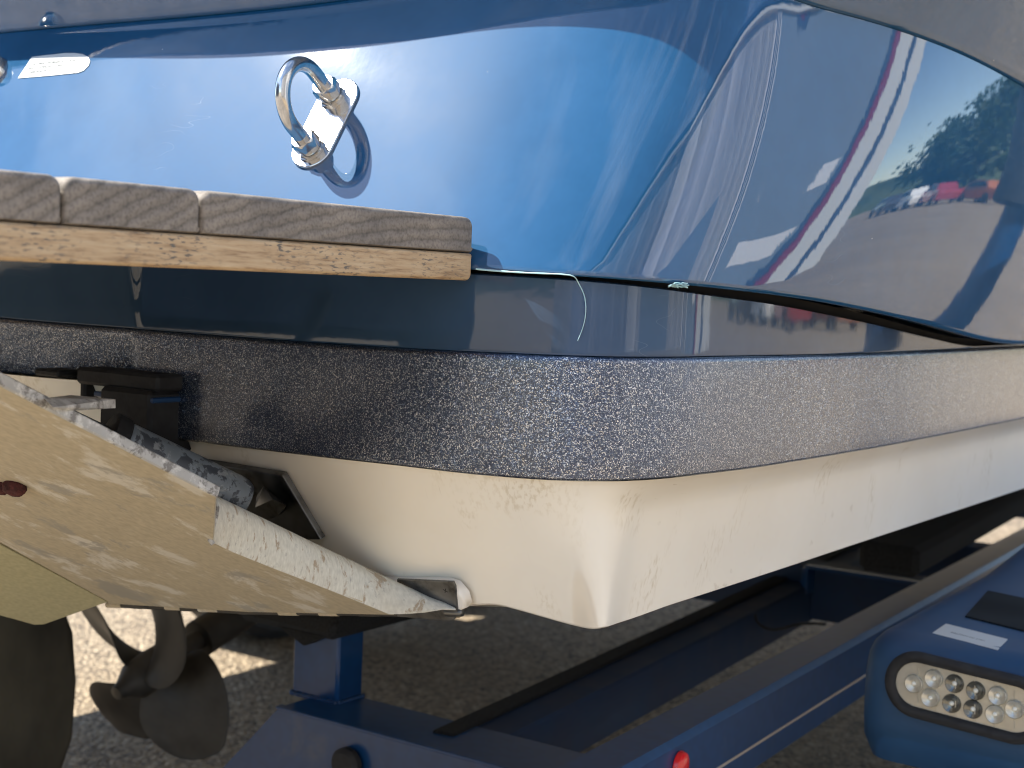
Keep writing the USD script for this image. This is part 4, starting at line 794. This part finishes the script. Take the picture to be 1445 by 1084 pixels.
make_tree('broadleaf_tree', 'broad green tree standing ahead of the bow', (2, 68, 0), 9.5, 5.2, 6)
make_tree('broadleaf_tree', 'green tree alone on the far side of the lot behind the stern', (-28, -40, 0), 8, 4.5, 7)
rg = np.linspace(0, 2 * np.pi, 181); hz_ = 5 + 7 * meshkit.fbm(np.column_stack([np.cos(rg) * 3, np.sin(rg) * 3, rg * 0]), 4, 9); hz_[-1] = hz_[0]
obj('hills', grid([np.column_stack([np.cos(rg) * 170, np.sin(rg) * 170, rg * 0 - 1]), np.column_stack([np.cos(rg) * 185, np.sin(rg) * 185, hz_ * .8]), np.column_stack([np.cos(rg) * 215, np.sin(rg) * 215, hz_])], flip=True), M['hill'], smooth=True, label='low wooded hills round the horizon', cat='hills', kind='structure')
# parked cars
def make_car(label, col, loc, rot):
    t_ = thing('parked_car', label, 'car', 'cars parked across the lot', loc, rot)
    paint = plain(f'car_paint_{used.get(("/World", "parked_car"))}', col, .25, coat_weight=1.)
    side_ = [(-2.15, .32), (-2.2, .72), (-2.05, .92), (-1.35, 1.0), (-.75, 1.42), (.55, 1.45), (1.35, 1.02), (2.05, .88), (2.2, .62), (2.15, .32), (1.75, .30), (1.62, .58), (1.3, .68), (.98, .58), (.88, .30), (-.88, .30), (-.98, .58), (-1.3, .68), (-1.62, .58), (-1.75, .30)]
    b_ = prism(Polygon(side_), 1.72, np.array([[1, 0, 0, 0], [0, 0, -1, .86], [0, 1, 0, 0], [0, 0, 0, 1.]]), 0); v = np.array(b_.vertices); v[:, 1] *= np.where(v[:, 2] > 1.1, .80, 1.0); b_.vertices = v
    bd = obj('body', b_, paint, t_, smooth=20)
    for s_ in (-1, 1):
        g_ = np.array([(-1.18, .855 * s_, 1.02), (-.70, .70 * s_, 1.37), (.50, .70 * s_, 1.39), (1.18, .855 * s_, 1.04)]); g_ += (0, .02 * s_, 0)
        obj('window', trimesh.convex.convex_hull(np.vstack([g_, g_ - (0, .03 * s_, 0)])), M['glass'], bd, smooth=False)
        for x in (-1.3, 1.3): obj('wheel', lathe([(0, -.1), (.31, -.1), (.33, -.07), (.33, .07), (.31, .1), (0, .1)], frame((x, .80 * s_, .33), (1, 0, 0), z=(0, 1, 0)), 24), M['black'], t_, smooth=40)
make_car('red car parked in the row across the lot', (.28, .02, .025), (20.8, 40.0, 0), 40)
make_car('white car parked beside the red car', (.75, .75, .74), (24.2, 41.5, 0), 35)
make_car('dark grey car parked nearest the shed', (.05, .05, .06), (27.3, 42.5, 0), 40)
make_car('orange car parked at the far end of the row', (.40, .13, .04), (18.0, 41.5, 0), 30)

# box truck parked across the lot behind the stern, port side
bt = thing('box_truck', 'slate blue box truck parked a few steps behind the stern', 'truck', loc=(-3.9, -4.75, 0), rot=-37)
obj('cargo_box', cbox(4.6, 2.1, 2.5, .03, trimesh.transformations.translation_matrix((0, 0, 1.98))), plain('slate_blue_paint', (.022, .040, .085), .4), bt)
obj('cab', prism(Polygon([(-4.4, .6), (-4.4, 1.4), (-3.95, 1.6), (-3.55, 2.5), (-2.35, 2.6), (-2.35, .6)]), 2.1, np.array([[1, 0, 0, 0], [0, 0, -1, 1.05], [0, 1, 0, 0], [0, 0, 0, 1.]]), 0), M['trimwhite'], bt)
obj('windscreen', trimesh.convex.convex_hull(np.array([(-3.96, -.9, 1.62), (-3.96, .9, 1.62), (-3.58, -.85, 2.4), (-3.58, .85, 2.4), (-4.0, -.9, 1.64), (-4.0, .9, 1.64), (-3.62, -.85, 2.42), (-3.62, .85, 2.42)])), M['glass'], bt, smooth=False)
obj('chassis', cbox(6.4, .9, .2, .02, trimesh.transformations.translation_matrix((-1.0, 0, .62))), M['black'], bt)
for x in (-3.3, 1.3):
    for y in (-.9, .9): obj('wheel', lathe([(0, -.12), (.40, -.12), (.43, -.09), (.43, .09), (.40, .12), (0, .12)], frame((x, y, .43), (1, 0, 0), z=(0, 1, 0)), 28), M['black'], bt, smooth=40)
